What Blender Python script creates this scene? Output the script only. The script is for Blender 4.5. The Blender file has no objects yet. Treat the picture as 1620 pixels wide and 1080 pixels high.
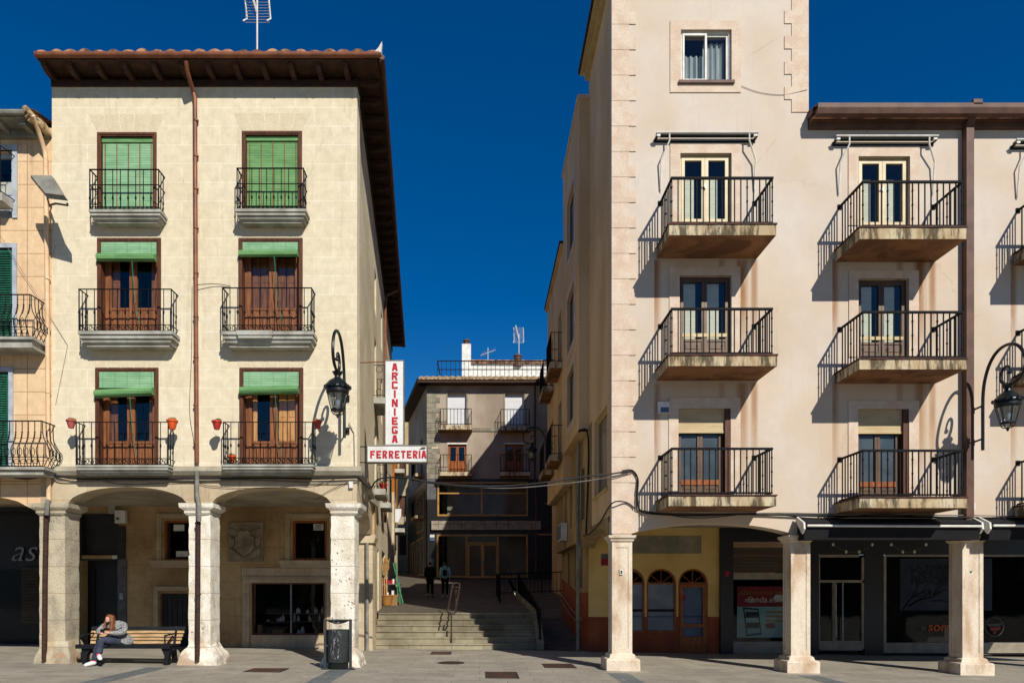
import bpy, bmesh, math, random
from mathutils import Vector, noise as mnoise
random.seed(7)
R = math.radians
S = bpy.context.scene
COL = S.collection
# ---------------------------------------------------------------- camera, sky, sun, exposure
PX, PY, FL, EYE = 760.0, 937.0, 1100.0, 1.74          # principal point and focal length in photo pixels, eye height
cd = bpy.data.cameras.new('camera'); cam = bpy.data.objects.new('camera', cd); COL.objects.link(cam)
cd.sensor_width = 36; cd.lens = 36*FL/1620
cd.shift_x = (810-PX)/1620; cd.shift_y = (PY-540)/1620
cd.clip_end = 2000; cd.clip_start = .05
cam.location = (0, 0, EYE); cam.rotation_euler = (R(90), 0, 0)
S.camera = cam
SUN = Vector((.50, -1, .86)).normalized()             # towards the sun
elev = math.asin(SUN.z); azim = math.atan2(SUN.x, SUN.y)
w = bpy.data.worlds.new('World'); S.world = w; w.use_nodes = True
wn = w.node_tree.nodes; wl = w.node_tree.links
bg = wn['Background']; bg.inputs[1].default_value = .085
sky = wn.new('ShaderNodeTexSky'); sky.sky_type = 'NISHITA'; sky.sun_disc = False
sky.sun_elevation = elev; sky.sun_rotation = azim
sky.altitude = 800; sky.air_density = 1.0; sky.dust_density = .1; sky.ozone_density = 3.5
hs = wn.new('ShaderNodeHueSaturation'); hs.inputs['Saturation'].default_value = 1.46; hs.inputs['Value'].default_value = .93
hs.inputs['Hue'].default_value = .508
gm = wn.new('ShaderNodeGamma'); gm.inputs[1].default_value = .95   # evens out the glare round the sun
wl.new(sky.outputs[0], gm.inputs[0]); wl.new(gm.outputs[0], hs.inputs['Color']); wl.new(hs.outputs[0], bg.inputs[0])
ld = bpy.data.lights.new('sun', 'SUN'); lo = bpy.data.objects.new('sun', ld); COL.objects.link(lo)
ld.energy = 4.9; ld.angle = R(.5); ld.color = (1, .945, .86)
lo.rotation_euler = (-SUN).to_track_quat('-Z', 'Y').to_euler(); lo.location = (20, -30, 30)
S.view_settings.view_transform = 'Standard'; S.view_settings.look = 'None'
S.view_settings.exposure = 0.22; S.view_settings.gamma = 1
S.cycles.max_bounces = 6; S.cycles.diffuse_bounces = 4; S.cycles.glossy_bounces = 3

# ---------------------------------------------------------------- measuring helpers
def at(px, py, Y): return Vector(((px-PX)*Y/FL, Y, EYE-(py-PY)*Y/FL))
K16 = 16/FL; K21 = 21/FL; K45 = 45/FL
fx = lambda p: (p-PX)*K16
fz = lambda p: EYE-(p-PY)*K16
bx = lambda p: (p-PX)*K21
bz = lambda p: EYE-(p-PY)*K21
cx = lambda p: (p-PX)*K45
cz = lambda p: EYE-(p-PY)*K45
def gz(x): return -.0125*max(-30, min(30, x))

# ---------------------------------------------------------------- node materials
def lin(c):
    f = lambda v: v/12.92 if v <= .04045 else ((v+.055)/1.055)**2.4
    return tuple(f(v/255) for v in c)+(1,)
class NT:
    def __init__(s, name):
        s.m = bpy.data.materials.new(name); s.m.use_nodes = True
        s.t = s.m.node_tree; s.b = s.t.nodes['Principled BSDF']
    def new(s, k, **kw):
        n = s.t.nodes.new(k)
        for a, v in kw.items(): setattr(n, a, v)
        return n
    def ln(s, a, b): s.t.links.new(a, b)
    def put(s, sock, v):
        if hasattr(v, 'is_linked') or hasattr(v, 'links'): s.ln(v, sock)
        else: sock.default_value = v
    def pos(s, sc=(1,1,1), obj=False):
        if obj: o = s.new('ShaderNodeTexCoord').outputs['Object']
        else: o = s.new('ShaderNodeNewGeometry').outputs['Position']
        mp = s.new('ShaderNodeMapping'); s.ln(o, mp.inputs[0]); mp.inputs['Scale'].default_value = sc
        return mp.outputs[0]
    def sep(s, v): n = s.new('ShaderNodeSeparateXYZ'); s.ln(v, n.inputs[0]); return n.outputs
    def comb(s, x, y, z):
        n = s.new('ShaderNodeCombineXYZ')
        for i, v in enumerate((x, y, z)): s.put(n.inputs[i], v)
        return n.outputs[0]
    def math(s, op, a, b=0., c=0., clamp=False):
        n = s.new('ShaderNodeMath', operation=op); n.use_clamp = clamp
        s.put(n.inputs[0], a); s.put(n.inputs[1], b)
        if op in ('MULTIPLY_ADD', 'SMOOTH_MIN', 'SMOOTH_MAX'): s.put(n.inputs[2], c)
        return n.outputs[0]
    def noise(s, scale, vec, detail=5, rough=.55, dist=0.):
        n = s.new('ShaderNodeTexNoise'); s.ln(vec, n.inputs['Vector'])
        n.inputs['Scale'].default_value = scale; n.inputs['Detail'].default_value = detail
        n.inputs['Roughness'].default_value = rough; n.inputs['Distortion'].default_value = dist
        return n.outputs[0]
    def rng(s, v, a, b, c=0., d=1., smooth=True):
        n = s.new('ShaderNodeMapRange'); n.clamp = True
        if smooth: n.interpolation_type = 'SMOOTHSTEP'
        s.put(n.inputs[0], v)
        for i, q in enumerate((a, b, c, d)): n.inputs[i+1].default_value = q
        return n.outputs[0]
    def mix(s, f, a, b, mode='MIX'):
        n = s.new('ShaderNodeMix', data_type='RGBA', blend_type=mode)
        s.put(n.inputs[0], f); s.put(n.inputs[6], a); s.put(n.inputs[7], b)
        return n.outputs[2]
    def bump(s, h, dist=.02, strength=.5):
        n = s.new('ShaderNodeBump'); s.ln(h, n.inputs['Height'])
        n.inputs['Distance'].default_value = dist; n.inputs['Strength'].default_value = strength
        s.ln(n.outputs[0], s.b.inputs['Normal'])
    def out(s, col, rough=.8, metal=0., spec=.3):
        s.put(s.b.inputs['Base Color'], col); s.put(s.b.inputs['Roughness'], rough)
        s.b.inputs['Metallic'].default_value = metal; s.b.inputs['Specular IOR Level'].default_value = spec
        return s.m
def M(name, c1, c2=None, scale=2., rough=.8, metal=0., spec=.3, bump=.3, bs=40., st=(1,1,1), lo=.35, hi=.65, bd=.01):
    n = NT(name); p = n.pos(st); c1 = lin(c1); c2 = lin(c2) if c2 else tuple(v*.8 for v in c1[:3])+(1,)
    f = n.rng(n.noise(scale, p, 6), lo, hi)
    g = n.rng(n.noise(bs, p, 3), .3, .7, .88, 1.08)
    c = n.mix(f, c1, c2); c = n.mix(1, c, n.comb(g, g, g), 'MULTIPLY')
    if bump: n.bump(n.noise(bs, p, 4), bd, bump)
    return n.out(c, rough, metal, spec)
def facade_uv(n):                                     # horizontal run along any wall, and height
    x, y, z = n.sep(n.pos())
    return n.comb(n.math('ADD', x, y), z, 0.), x, y, z
def brickmat(name, c1, c2, mort, bw, rh, ms, stain=(120,95,70), stain_amt=.35, bump=.4, dark=None, off=.5, msm=.3, low=None):
    n = NT(name); v, x, y, z = facade_uv(n); p = n.pos()
    wob = n.noise(1.3, p, 2); 
    b = n.new('ShaderNodeTexBrick'); n.ln(v, b.inputs['Vector'])
    b.offset = off; b.inputs['Scale'].default_value = 1; b.inputs['Mortar Size'].default_value = ms
    b.inputs['Mortar Smooth'].default_value = msm; b.inputs['Brick Width'].default_value = bw; b.inputs['Row Height'].default_value = rh
    b.inputs['Color1'].default_value = lin(c1); b.inputs['Color2'].default_value = lin(c2); b.inputs['Mortar'].default_value = lin(mort)
    c = b.outputs[0]
    big = n.rng(n.noise(.55, p, 6, .6), .38, .68)
    c = n.mix(n.math('MULTIPLY', big, stain_amt), c, lin(stain))
    med = n.rng(n.noise(5, p, 6, .65), .3, .7, .9, 1.06)
    fine = n.rng(n.noise(60, p, 3), .3, .7, .93, 1.05)
    mm = n.math('MULTIPLY', med, fine)
    c = n.mix(1, c, n.comb(mm, mm, mm), 'MULTIPLY')
    run = n.math('MULTIPLY', n.rng(n.noise(1.6, n.pos((2.4,2.4,.22)), 6, .7), .54, .72), .3); c = n.mix(run, c, lin(tuple(q*.74 for q in stain)))
    vo = n.new('ShaderNodeTexVoronoi', feature='DISTANCE_TO_EDGE'); vo.inputs['Scale'].default_value = .55
    vv = n.new('ShaderNodeVectorMath', operation='ADD'); n.ln(p, vv.inputs[0]); q_ = n.noise(2.5, p, 6, .7); n.ln(n.comb(q_, q_, q_), vv.inputs[1]); n.ln(vv.outputs[0], vo.inputs['Vector'])
    crk = n.math('MULTIPLY', n.rng(vo.outputs['Distance'], .0, .006, 1, 0), n.rng(n.noise(.6, p, 3), .54, .6))
    c = n.mix(n.math('MULTIPLY', crk, .5), c, lin((120,96,70)))
    spots = n.rng(n.noise(9, p, 4, .7), .70, .76)
    c = n.mix(n.math('MULTIPLY', spots, .55), c, lin((150,118,84)))
    if low:                                            # grime that has crept up from the pavement
        lowf = n.math('MULTIPLY', n.rng(z, low[0], low[1], 1, 0), n.rng(n.noise(2.2, p, 5), .35, .6))
        c = n.mix(n.math('MULTIPLY', lowf, low[3]), c, lin(low[2]))
    h = n.math('ADD', n.math('MULTIPLY', b.outputs['Fac'], -.25), n.math('MULTIPLY', n.noise(24, p, 5, .7), 1.0))
    n.bump(h, .015, bump)
    return n.out(c, .9, 0, .2)

MT = {}
MT['cream'] = brickmat('cream_ashlar_render', (210,199,172), (206,194,166), (215,206,182), .87, .43, .016, (202,184,148), .30, .35)
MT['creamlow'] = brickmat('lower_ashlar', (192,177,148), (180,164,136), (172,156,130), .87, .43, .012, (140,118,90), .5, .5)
MT['side'] = brickmat('side_render', (206,193,162), (203,190,158), (206,193,163), 2.2, .9, .003, (168,150,122), .6, .6)
MT['creststone'] = M('crest_stone', (150,140,120), (128,116,96), 3, .9, bump=.4)
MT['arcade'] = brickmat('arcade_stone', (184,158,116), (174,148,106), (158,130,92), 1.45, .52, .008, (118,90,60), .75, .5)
def pitted(name, c1, c2, pitc, amt=.5):
    n = NT(name); p = n.pos(); v = n.new('ShaderNodeTexVoronoi'); n.ln(n.pos((1,1,.7)), v.inputs['Vector']); v.inputs['Scale'].default_value = 14
    gate = n.rng(n.noise(1.9, p, 5, .65), .52, .64)
    pits = n.math('MULTIPLY', n.rng(v.outputs['Distance'], .16, .30, 1, 0), gate)
    c = n.mix(n.rng(n.noise(2.3, p, 7, .65), .4, .65), lin(c1), lin(c2))
    g = n.rng(n.noise(45, p, 4), .3, .7, .85, 1.08); c = n.mix(1, c, n.comb(g, g, g), 'MULTIPLY')
    x, y, z = n.sep(p)
    jz = n.math('PINGPONG', n.math('ADD', z, .13), .31)
    joint = n.rng(jz, .0, .012, 1, 0)
    c = n.mix(n.math('MULTIPLY', joint, .7), c, lin((110,90,66)))
    c = n.mix(n.math('MULTIPLY', pits, amt), c, lin(pitc))
    rust = n.math('MULTIPLY', n.rng(z, .1, 1.3, 1, 0), n.rng(n.noise(3.5, p, 5), .45, .6))
    c = n.mix(n.math('MULTIPLY', rust, .6), c, lin((160,118,80)))
    gr = n.math('MULTIPLY', n.rng(n.noise(1.3, n.pos((1.6,1.6,.5)), 6, .7), .52, .66), .5); c = n.mix(gr, c, lin((128,116,96)))
    n.bump(n.math('SUBTRACT', n.noise(18, p, 6, .7), pits), .03, .7)
    return n.out(c, .9, 0, .2)
MT['pillar'] = pitted('weathered_limestone', (226,220,204), (206,196,174), (112,88,66), .75)
MT['plaster_pillar'] = pitted('peeling_plaster', (186,174,148), (158,150,130), (130,108,84), .05)
# right hand facade: fine render with rust runs that start at the balcony slabs
def rightmat():
    n = NT('pink_beige_render'); p = n.pos(); x, y, z = n.sep(p)
    c = n.mix(n.rng(n.noise(.5, p, 5, .6), .35, .68), lin((200,189,176)), lin((194,177,156)))
    g = n.rng(n.noise(70, p, 3, .7), .3, .7, .93, 1.06)
    g = n.math('MULTIPLY', g, n.rng(n.noise(4, p, 6, .7), .3, .7, .95, 1.04))
    c = n.mix(1, c, n.comb(g, g, g), 'MULTIPLY')
    tot = None
    runs = []
    for k in range(4):
        for sx, wd in ((4.0+4.1*k, .16), (6.05+4.1*k, .18), (5.8+4.1*k, .12)):
            runs += [(sx, wd)]
    # tone falls off sideways from each run; heights repeat at every storey
    xm = n.math('PINGPONG', n.math('SUBTRACT', x, 4.05), 1.0e4)
    per = n.math('MODULO', n.math('ADD', n.math('SUBTRACT', x, 4.0), 41.0), 4.1)
    for cxx, wd, am in ((.02, .18, .9), (2.02, .2, 1.0), (2.30, .12, .8), (1.55, .12, .5)):
        d = n.math('ABSOLUTE', n.math('SUBTRACT', per, cxx))
        f = n.math('MULTIPLY', n.rng(d, .02, wd, 1, 0), am)
        tot = f if tot is None else n.math('MAXIMUM', tot, f)
    for (zt, zb) in ((9.42, 7.2), (6.62, 4.1)):
        pass
    zz = n.math('MAXIMUM', n.math('MULTIPLY', n.rng(z, 9.35, 9.45, 1, 0), n.rng(z, 6.9, 8.6, 0, 1)),
                n.math('MULTIPLY', n.rng(z, 6.5, 6.62, 1, 0), n.rng(z, 3.7, 6.0, 0, 1)))
    nz = n.rng(n.noise(2.6, n.pos((3,3,.3)), 7, .75), .24, .50)
    m_ = n.math('MULTIPLY', n.math('MULTIPLY', tot, zz), nz)
    c = n.mix(m_, c, lin((140,94,54)))
    low_ = n.math('MULTIPLY', n.rng(z, 6.5, 10.5, 1, 0), n.rng(n.noise(.7, p, 5, .6), .3, .6)); c = n.mix(n.math('MULTIPLY', low_, .45), c, lin((186,164,136)))
    # grey washed streaks
    gs = n.math('MULTIPLY', n.rng(n.noise(1.5, n.pos((2.5,2.5,.25)), 6, .7), .55, .75), .35)
    c = n.mix(gs, c, lin((160,148,130)))
    cr = n.math('MULTIPLY', n.rng(n.noise(2.2, n.pos((1,1,1.6)), 9, .8), .655, .70), n.math('MULTIPLY', n.rng(z, 11.0, 11.6, 0, 1), n.rng(z, 12.3, 12.8, 1, 0)))
    c = n.mix(n.math('MULTIPLY', cr, .8), c, lin((120,98,74)))
    vo = n.new('ShaderNodeTexVoronoi', feature='DISTANCE_TO_EDGE'); vo.inputs['Scale'].default_value = .45
    vv = n.new('ShaderNodeVectorMath', operation='ADD'); n.ln(p, vv.inputs[0]); q_ = n.noise(2.2, p, 7, .72); n.ln(n.comb(q_, q_, q_), vv.inputs[1]); n.ln(vv.outputs[0], vo.inputs['Vector'])
    crk = n.math('MULTIPLY', n.rng(vo.outputs['Distance'], .0, .006, 1, 0), n.rng(n.noise(.5, p, 3), .52, .6))
    c = n.mix(n.math('MULTIPLY', crk, .45), c, lin((132,112,92)))
    n.bump(n.noise(90, p, 3, .7), .01, .45)
    return n.out(c, .92, 0, .2)
MT['right'] = rightmat()
MT['pink'] = M('pink_stone', (204,187,168), (194,172,150), 3, .85, bump=.25)
MT['pinkpil'] = M('pillar_stone', (208,195,174), (176,150,122), 2.6, .85, bump=.3, st=(1,1,.4), lo=.42, hi=.72)
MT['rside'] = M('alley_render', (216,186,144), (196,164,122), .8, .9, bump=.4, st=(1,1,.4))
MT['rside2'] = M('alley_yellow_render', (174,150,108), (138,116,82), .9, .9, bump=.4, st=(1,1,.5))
MT['redbase'] = M('terracotta_paint', (150,80,48), (126,62,38), 1.5, .85)
MT['yellow'] = M('yellow_render', (206,176,112), (190,158,96), 1.0, .9, bump=.3)
def slabmat():
    n = NT('stained_concrete'); p = n.pos(); x, y, z = n.sep(p)
    c = n.mix(n.rng(n.noise(1.2, p, 4), .4, .6), lin((190,176,146)), lin((170,150,118)))
    f = n.rng(n.noise(2.6, n.pos((1.6,1.6,.35)), 6, .75), .44, .58)
    c = n.mix(n.math('MULTIPLY', f, .85), c, lin((48,42,30)))
    f2 = n.rng(n.noise(5.4, n.pos((2,2,.3)), 5, .7), .55, .66)
    c = n.mix(n.math('MULTIPLY', f2, .5), c, lin((122,92,40)))
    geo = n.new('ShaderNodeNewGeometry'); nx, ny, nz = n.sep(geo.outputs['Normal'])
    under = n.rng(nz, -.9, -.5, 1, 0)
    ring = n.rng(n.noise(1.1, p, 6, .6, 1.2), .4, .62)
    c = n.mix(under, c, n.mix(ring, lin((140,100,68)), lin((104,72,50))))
    n.bump(n.noise(30, p, 5), .01, .4)
    return n.out(c, .9, 0, .2)
MT['slab'] = slabmat()
MT['greystone'] = M('grey_moulding', (168,168,158), (136,132,120), 2.5, .85, bump=.3, st=(1,1,.6))
MT['ledge'] = M('ledge_stone', (182,174,152), (146,138,120), 1.5, .88, bump=.3)
MT['iron'] = M('black_iron', (12,13,16), (20,18,18), 8, .75, .0, .15, bump=.1)
MT['rustiron'] = M('rusty_iron', (84,44,30), (46,32,28), 9, .7, .2, .3, bump=.2)
MT['copper'] = M('brown_painted_pipe', (132,80,50), (108,64,42), 3, .5, .1, .4, bump=.1)
MT['browncorn'] = M('brown_cornice', (98,70,56), (80,56,46), 3, .6, bump=.15)
MT['darkwood'] = M('dark_eave_wood', (66,42,28), (44,28,20), 5, .75, bump=.3, st=(1,1,6))
MT['wood'] = M('brown_window_wood', (96,58,36), (72,42,28), 6, .55, bump=.2, st=(3,3,.4))
MT['lightwood'] = M('pine_shutter', (222,166,98), (196,134,74), 5, .6, bump=.2, st=(4,4,.4))
MT['leafwood'] = M('orange_brown_door_wood', (136,86,50), (104,62,36), 6, .5, bump=.25, st=(4,4,.4))  # door leaves and inner shutters, a lighter orange-brown than the frames
MT['dullalu'] = M('dull_aluminium', (150,142,124), (130,122,106), 3, .5, bump=.05)
MT['voussoir'] = M('tooled_lintel_stone', (209,196,167), (203,188,157), 5, .9, bump=.8, bs=70, bd=.02)
MT['orangewood'] = M('varnished_wood', (150,86,34), (118,62,26), 5, .45, bump=.2, st=(3,3,.5))
MT['tile'] = M('terracotta_tile', (176,132,100), (92,66,52), 3.5, .9, bump=.5, lo=.4, hi=.6)
MT['oldtile'] = M('weathered_tile', (172,150,112), (110,86,62), 6, .9, bump=.5, lo=.42, hi=.58)
MT['peach'] = brickmat('peach_render', (214,186,148), (208,178,140), (160,128,98), .62, .53, .010, (196,158,116), .4, .35, off=0., msm=.0)
MT['peachpipe'] = M('peach_pipe', (216,184,146), (200,166,130), 3, .6)
MT['greyblue'] = M('grey_painted_wood', (170,176,182), (150,156,162), 5, .7)
MT['greenwood'] = M('green_shutter', (30,92,70), (22,72,56), 6, .6, bump=.2, st=(3,3,1))
MT['greypaint'] = M('grey_gutter', (132,130,118), (108,106,98), 4, .6)
MT['white'] = M('white_paint', (214,212,204), (196,192,182), 4, .6, bump=.05)
MT['signwhite'] = M('sign_enamel', (214,214,210), (200,198,192), 2.5, .35, spec=.5, bump=.03, st=(1,1,.4))
MT['red'] = M('red_lettering', (178,26,40), (156,20,34), 8, .4, spec=.5, bump=0)
MT['ceil'] = M('arcade_ceiling', (168,160,140), (140,130,112), 1.0, .9)
MT['blackstone'] = M('black_cladding', (20,20,22), (14,14,15), 1.5, .4, spec=.4, bump=.05)
MT['darkgrey'] = M('dark_grey_panel', (46,46,46), (34,34,34), 2, .6, bump=.1)
MT['midgrey'] = M('grey_granite', (92,92,92), (76,76,76), 5, .7, bump=.2)
MT['black'] = M('black_fabric', (14,14,16), (22,22,24), 3, .9, bump=.3, bs=120)
MT['alu'] = M('cream_aluminium', (186,166,118), (170,150,104), 3, .45, .0, .5, bump=.05)
MT['alubrown'] = M('bronze_aluminium', (92,68,44), (76,56,38), 3, .45, .2, .5, bump=.05)
MT['alugold'] = M('gold_aluminium', (176,134,66), (150,112,54), 3, .45, .2, .5, bump=.05)
MT['steel'] = M('galvanised_steel', (150,152,152), (120,122,124), 6, .4, .7, .5, bump=.05)
MT['brownsteel'] = M('brown_steel', (92,74,64), (70,56,50), 6, .35, .6, .5, bump=.05)
MT['lampiron'] = M('lamp_iron', (30,36,38), (22,26,28), 8, .4, .4, .5, bump=.05)
MT['backwall'] = M('taupe_render', (166,152,134), (136,122,106), .5, .92, bump=.4, st=(1,1,.6))
MT['backquoin'] = M('grey_quoin', (140,134,116), (116,110,94), 2, .9, bump=.3)
MT['orange'] = M('orange_render', (206,132,52), (180,108,44), 1, .9)
MT['farwall'] = brickmat('pale_far_render', (190,170,130), (180,160,122), (160,140,108), 1.2, .5, .01)
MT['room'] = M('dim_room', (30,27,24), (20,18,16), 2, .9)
MT['potred'] = M('red_plastic_pot', (186,44,34), (160,36,28), 8, .45, spec=.5, bump=.05)
MT['potorange'] = M('orange_pot', (206,84,30), (180,70,26), 8, .55, bump=.05)
MT['potpink'] = M('clay_pot', (170,84,74), (140,66,58), 8, .7, bump=.1)
MT['plant'] = M('plant_green', (92,104,48), (120,106,60), 14, .8)
MT['dryplant'] = M('dry_grass', (170,132,80), (130,96,60), 14, .9)
MT['green'] = M('green_plastic', (20,122,62), (16,100,50), 8, .45, spec=.5)
MT['wicker'] = M('wicker', (180,128,60), (120,78,36), 60, .8, bump=.6, bs=80)
MT['card'] = M('cardboard', (150,112,72), (130,96,62), 5, .9)
MT['concrete'] = brickmat('stone_step', (160,152,128), (138,130,108), (84,76,60), .95, .50, .006, (92,84,66), .75, .5)
MT['cable'] = M('black_cable', (20,19,20), (34,32,32), 3, .6, bump=0)
MT['cablelight'] = M('grey_cable', (120,116,110), (90,86,80), 3, .6, bump=0)
def blindmat(name, c1, c2, dark, per=.03, cords=False):
    n = NT(name); p = n.pos(); x, y, z = n.sep(p)
    s_ = n.math('PINGPONG', z, per/2)
    f = n.math('MULTIPLY', n.rng(s_, 0, per*.2, 1, 0), n.rng(n.noise(3, n.pos((.5,1,6)), 4), .3, .6, .35, 1))
    c = n.mix(n.rng(n.noise(1.5, n.pos((1,1,4)), 6, .7), .35, .65), lin(c1), lin(c2))
    c = n.mix(n.math('MULTIPLY', f, .75), c, lin(dark))
    if cords: c = n.mix(n.math('MULTIPLY', n.rng(n.math('PINGPONG', x, .14), .0, .012, 1, 0), .5), c, lin(dark))
    n.bump(s_, .02, .5)
    return n.out(c, .7, 0, .3)
MT['blind'] = blindmat('green_slat_blind', (108,152,96), (88,132,78), (36,74,42), .055)
MT['blindpale'] = blindmat('faded_green_blind', (138,176,138), (112,154,114), (52,96,62), .055, True)
MT['rollcream'] = blindmat('cream_roller_shutter', (196,176,136), (182,160,120), (110,92,66), .045)
MT['rollwhite'] = blindmat('white_inner_blind', (214,216,200), (204,204,188), (150,152,140), .045)
MT['louvre'] = blindmat('dark_louvre', (84,72,58), (70,60,48), (16,14,12), .10)
MT['rust_cord'] = M('rust_cord', (140,84,40), (110,64,34), 8, .8)
MT['greencord'] = M('green_cord', (10,120,90), (10,100,76), 8, .6)
MT['whiteblind'] = blindmat('white_roller_shutter', (206,206,206), (196,196,198), (170,170,172), .1)
def glassmat(name, tint, fac, rough=.03):
    m = bpy.data.materials.new(name); m.use_nodes = True; t = m.node_tree; t.nodes.clear()
    o = t.nodes.new('ShaderNodeOutputMaterial'); mx = t.nodes.new('ShaderNodeMixShader')
    tr = t.nodes.new('ShaderNodeBsdfTransparent'); tr.inputs[0].default_value = tint
    gl = t.nodes.new('ShaderNodeBsdfGlossy'); gl.inputs['Roughness'].default_value = rough
    g = t.nodes.new('ShaderNodeNewGeometry'); ns = t.nodes.new('ShaderNodeTexNoise'); ns.inputs['Scale'].default_value = 1.7
    bp = t.nodes.new('ShaderNodeBump'); bp.inputs['Strength'].default_value = .12; bp.inputs['Distance'].default_value = .02
    t.links.new(g.outputs['Position'], ns.inputs['Vector']); t.links.new(ns.outputs[0], bp.inputs['Height']); t.links.new(bp.outputs[0], gl.inputs['Normal'])
    lw = t.nodes.new('ShaderNodeLayerWeight'); lw.inputs[0].default_value = .5
    pw_ = t.nodes.new('ShaderNodeMath'); pw_.operation = 'POWER'; pw_.inputs[1].default_value = 5; t.links.new(lw.outputs['Facing'], pw_.inputs[0]); fr = pw_
    ad = t.nodes.new('ShaderNodeMath'); ad.operation = 'ADD'; ad.use_clamp = True; ad.inputs[1].default_value = fac
    t.links.new(fr.outputs[0], ad.inputs[0]); t.links.new(ad.outputs[0], mx.inputs[0])
    t.links.new(tr.outputs[0], mx.inputs[1]); t.links.new(gl.outputs[0], mx.inputs[2]); t.links.new(mx.outputs[0], o.inputs[0])
    return m
MT['glass'] = glassmat('window_glass', (.93,.94,.92,1), .04)
MT['shopglass'] = glassmat('shop_glass', (.84,.86,.86,1), .008)
MT['frost'] = M('frosted_glass', (66,76,80), (50,60,66), 2, .25, spec=.6, bump=.02)
MT['opal'] = M('opal_glass', (170,178,184), (140,150,158), 6, .2, spec=.6, bump=0)
MT['milk'] = M('papered_glass', (112,124,138), (86,98,112), 1.6, .35, spec=.5, bump=.02)
MT['netcurtain'] = M('net_curtain', (176,184,188), (140,150,156), 3, .8, st=(6,6,.3))
MT['blueboard'] = M('blue_panel', (72,92,118), (60,78,104), 2, .5, spec=.4)
MT['posterred'] = M('poster_red', (140,26,34), (124,20,28), 2, .4)
MT['posterteal'] = M('poster_teal', (150,186,186), (130,168,170), 1.5, .4)
MT['posterdark'] = M('poster_dark', (28,26,26), (44,38,34), 12, .4)
MT['postergold'] = M('poster_gold', (170,124,36), (150,104,30), 3, .4)
MT['posterblue'] = M('screen_print', (66,66,84), (50,52,68), 1.5, .4)
MT['skin'] = M('skin', (204,158,136), (190,140,118), 8, .55, bump=.05)
MT['hair'] = M('auburn_hair', (128,76,42), (80,46,28), 14, .5, st=(4,4,.6), bump=.4)
MT['hairdark'] = M('dark_hair', (60,30,26), (38,20,18), 14, .5, bump=.3)
def tweed():
    n = NT('grey_tweed'); p = n.pos(); c = n.mix(n.rng(n.noise(70, p, 3, .8), .44, .56), lin((60,62,64)), lin((168,168,164)))
    n.bump(n.noise(80, p, 3), .01, .5); return n.out(c, .95, 0, .1)
MT['tweed'] = tweed()
MT['trouser'] = M('slate_trousers', (58,64,80), (44,50,64), 5, .9, bump=.3)
MT['trouserblack'] = M('black_trousers', (24,24,26), (18,18,20), 5, .9)
MT['blacktop'] = M('black_top', (18,18,20), (12,12,14), 5, .9)
MT['blackcoat'] = M('black_coat', (22,21,22), (16,15,16), 5, .95)
MT['tealcoat'] = M('teal_jacket', (160,200,200), (130,178,180), 5, .85)
MT['whiteshoe'] = M('white_shoe', (220,220,216), (200,200,198), 8, .5, bump=.05)
MT['pink_lace'] = M('pink_lace', (222,40,110), (200,36,96), 8, .6)
MT['benchwood'] = M('bench_wood', (190,160,116), (160,126,86), 5, .7, bump=.3, st=(.6,4,4))
MT['benchmetal'] = M('bench_metal', (28,30,34), (20,21,24), 5, .5, .3, .4)
MT['binmetal'] = M('bin_metal', (60,66,66), (50,56,56), 4, .5, .3, .4, bump=.05)
def bindrum():
    n = NT('perforated_bin'); p = n.pos(); x, y, z = n.sep(p)
    a = n.math('PINGPONG', x, .022); b = n.math('PINGPONG', z, .03)
    d = n.math('SQRT', n.math('ADD', n.math('POWER', a, 2.), n.math('POWER', b, 2.)))
    hole = n.math('MULTIPLY', n.rng(d, .005, .009, 1, 0), n.rng(x, -3.17, -3.15, 0, 1))
    c = n.mix(n.rng(n.noise(3, p, 4), .4, .6), lin((50,56,56)), lin((42,46,47)))
    c = n.mix(hole, c, lin((12,12,12)))
    # splashed white paint
    sp = n.math('MULTIPLY', n.rng(n.noise(8, n.pos((2.4,1,.7)), 6, .8, .8), .53, .58), n.math('MULTIPLY', n.rng(x, -3.32, -3.27, 0, 1), n.rng(x, -3.12, -3.06, 1, 0)))
    sp = n.math('MULTIPLY', sp, n.rng(z, .25, .35, 0, 1))
    c = n.mix(n.math('MULTIPLY', sp, .85), c, lin((206,196,204)))
    return n.out(c, .5, .2, .4)
MT['bindrum'] = bindrum()
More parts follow.
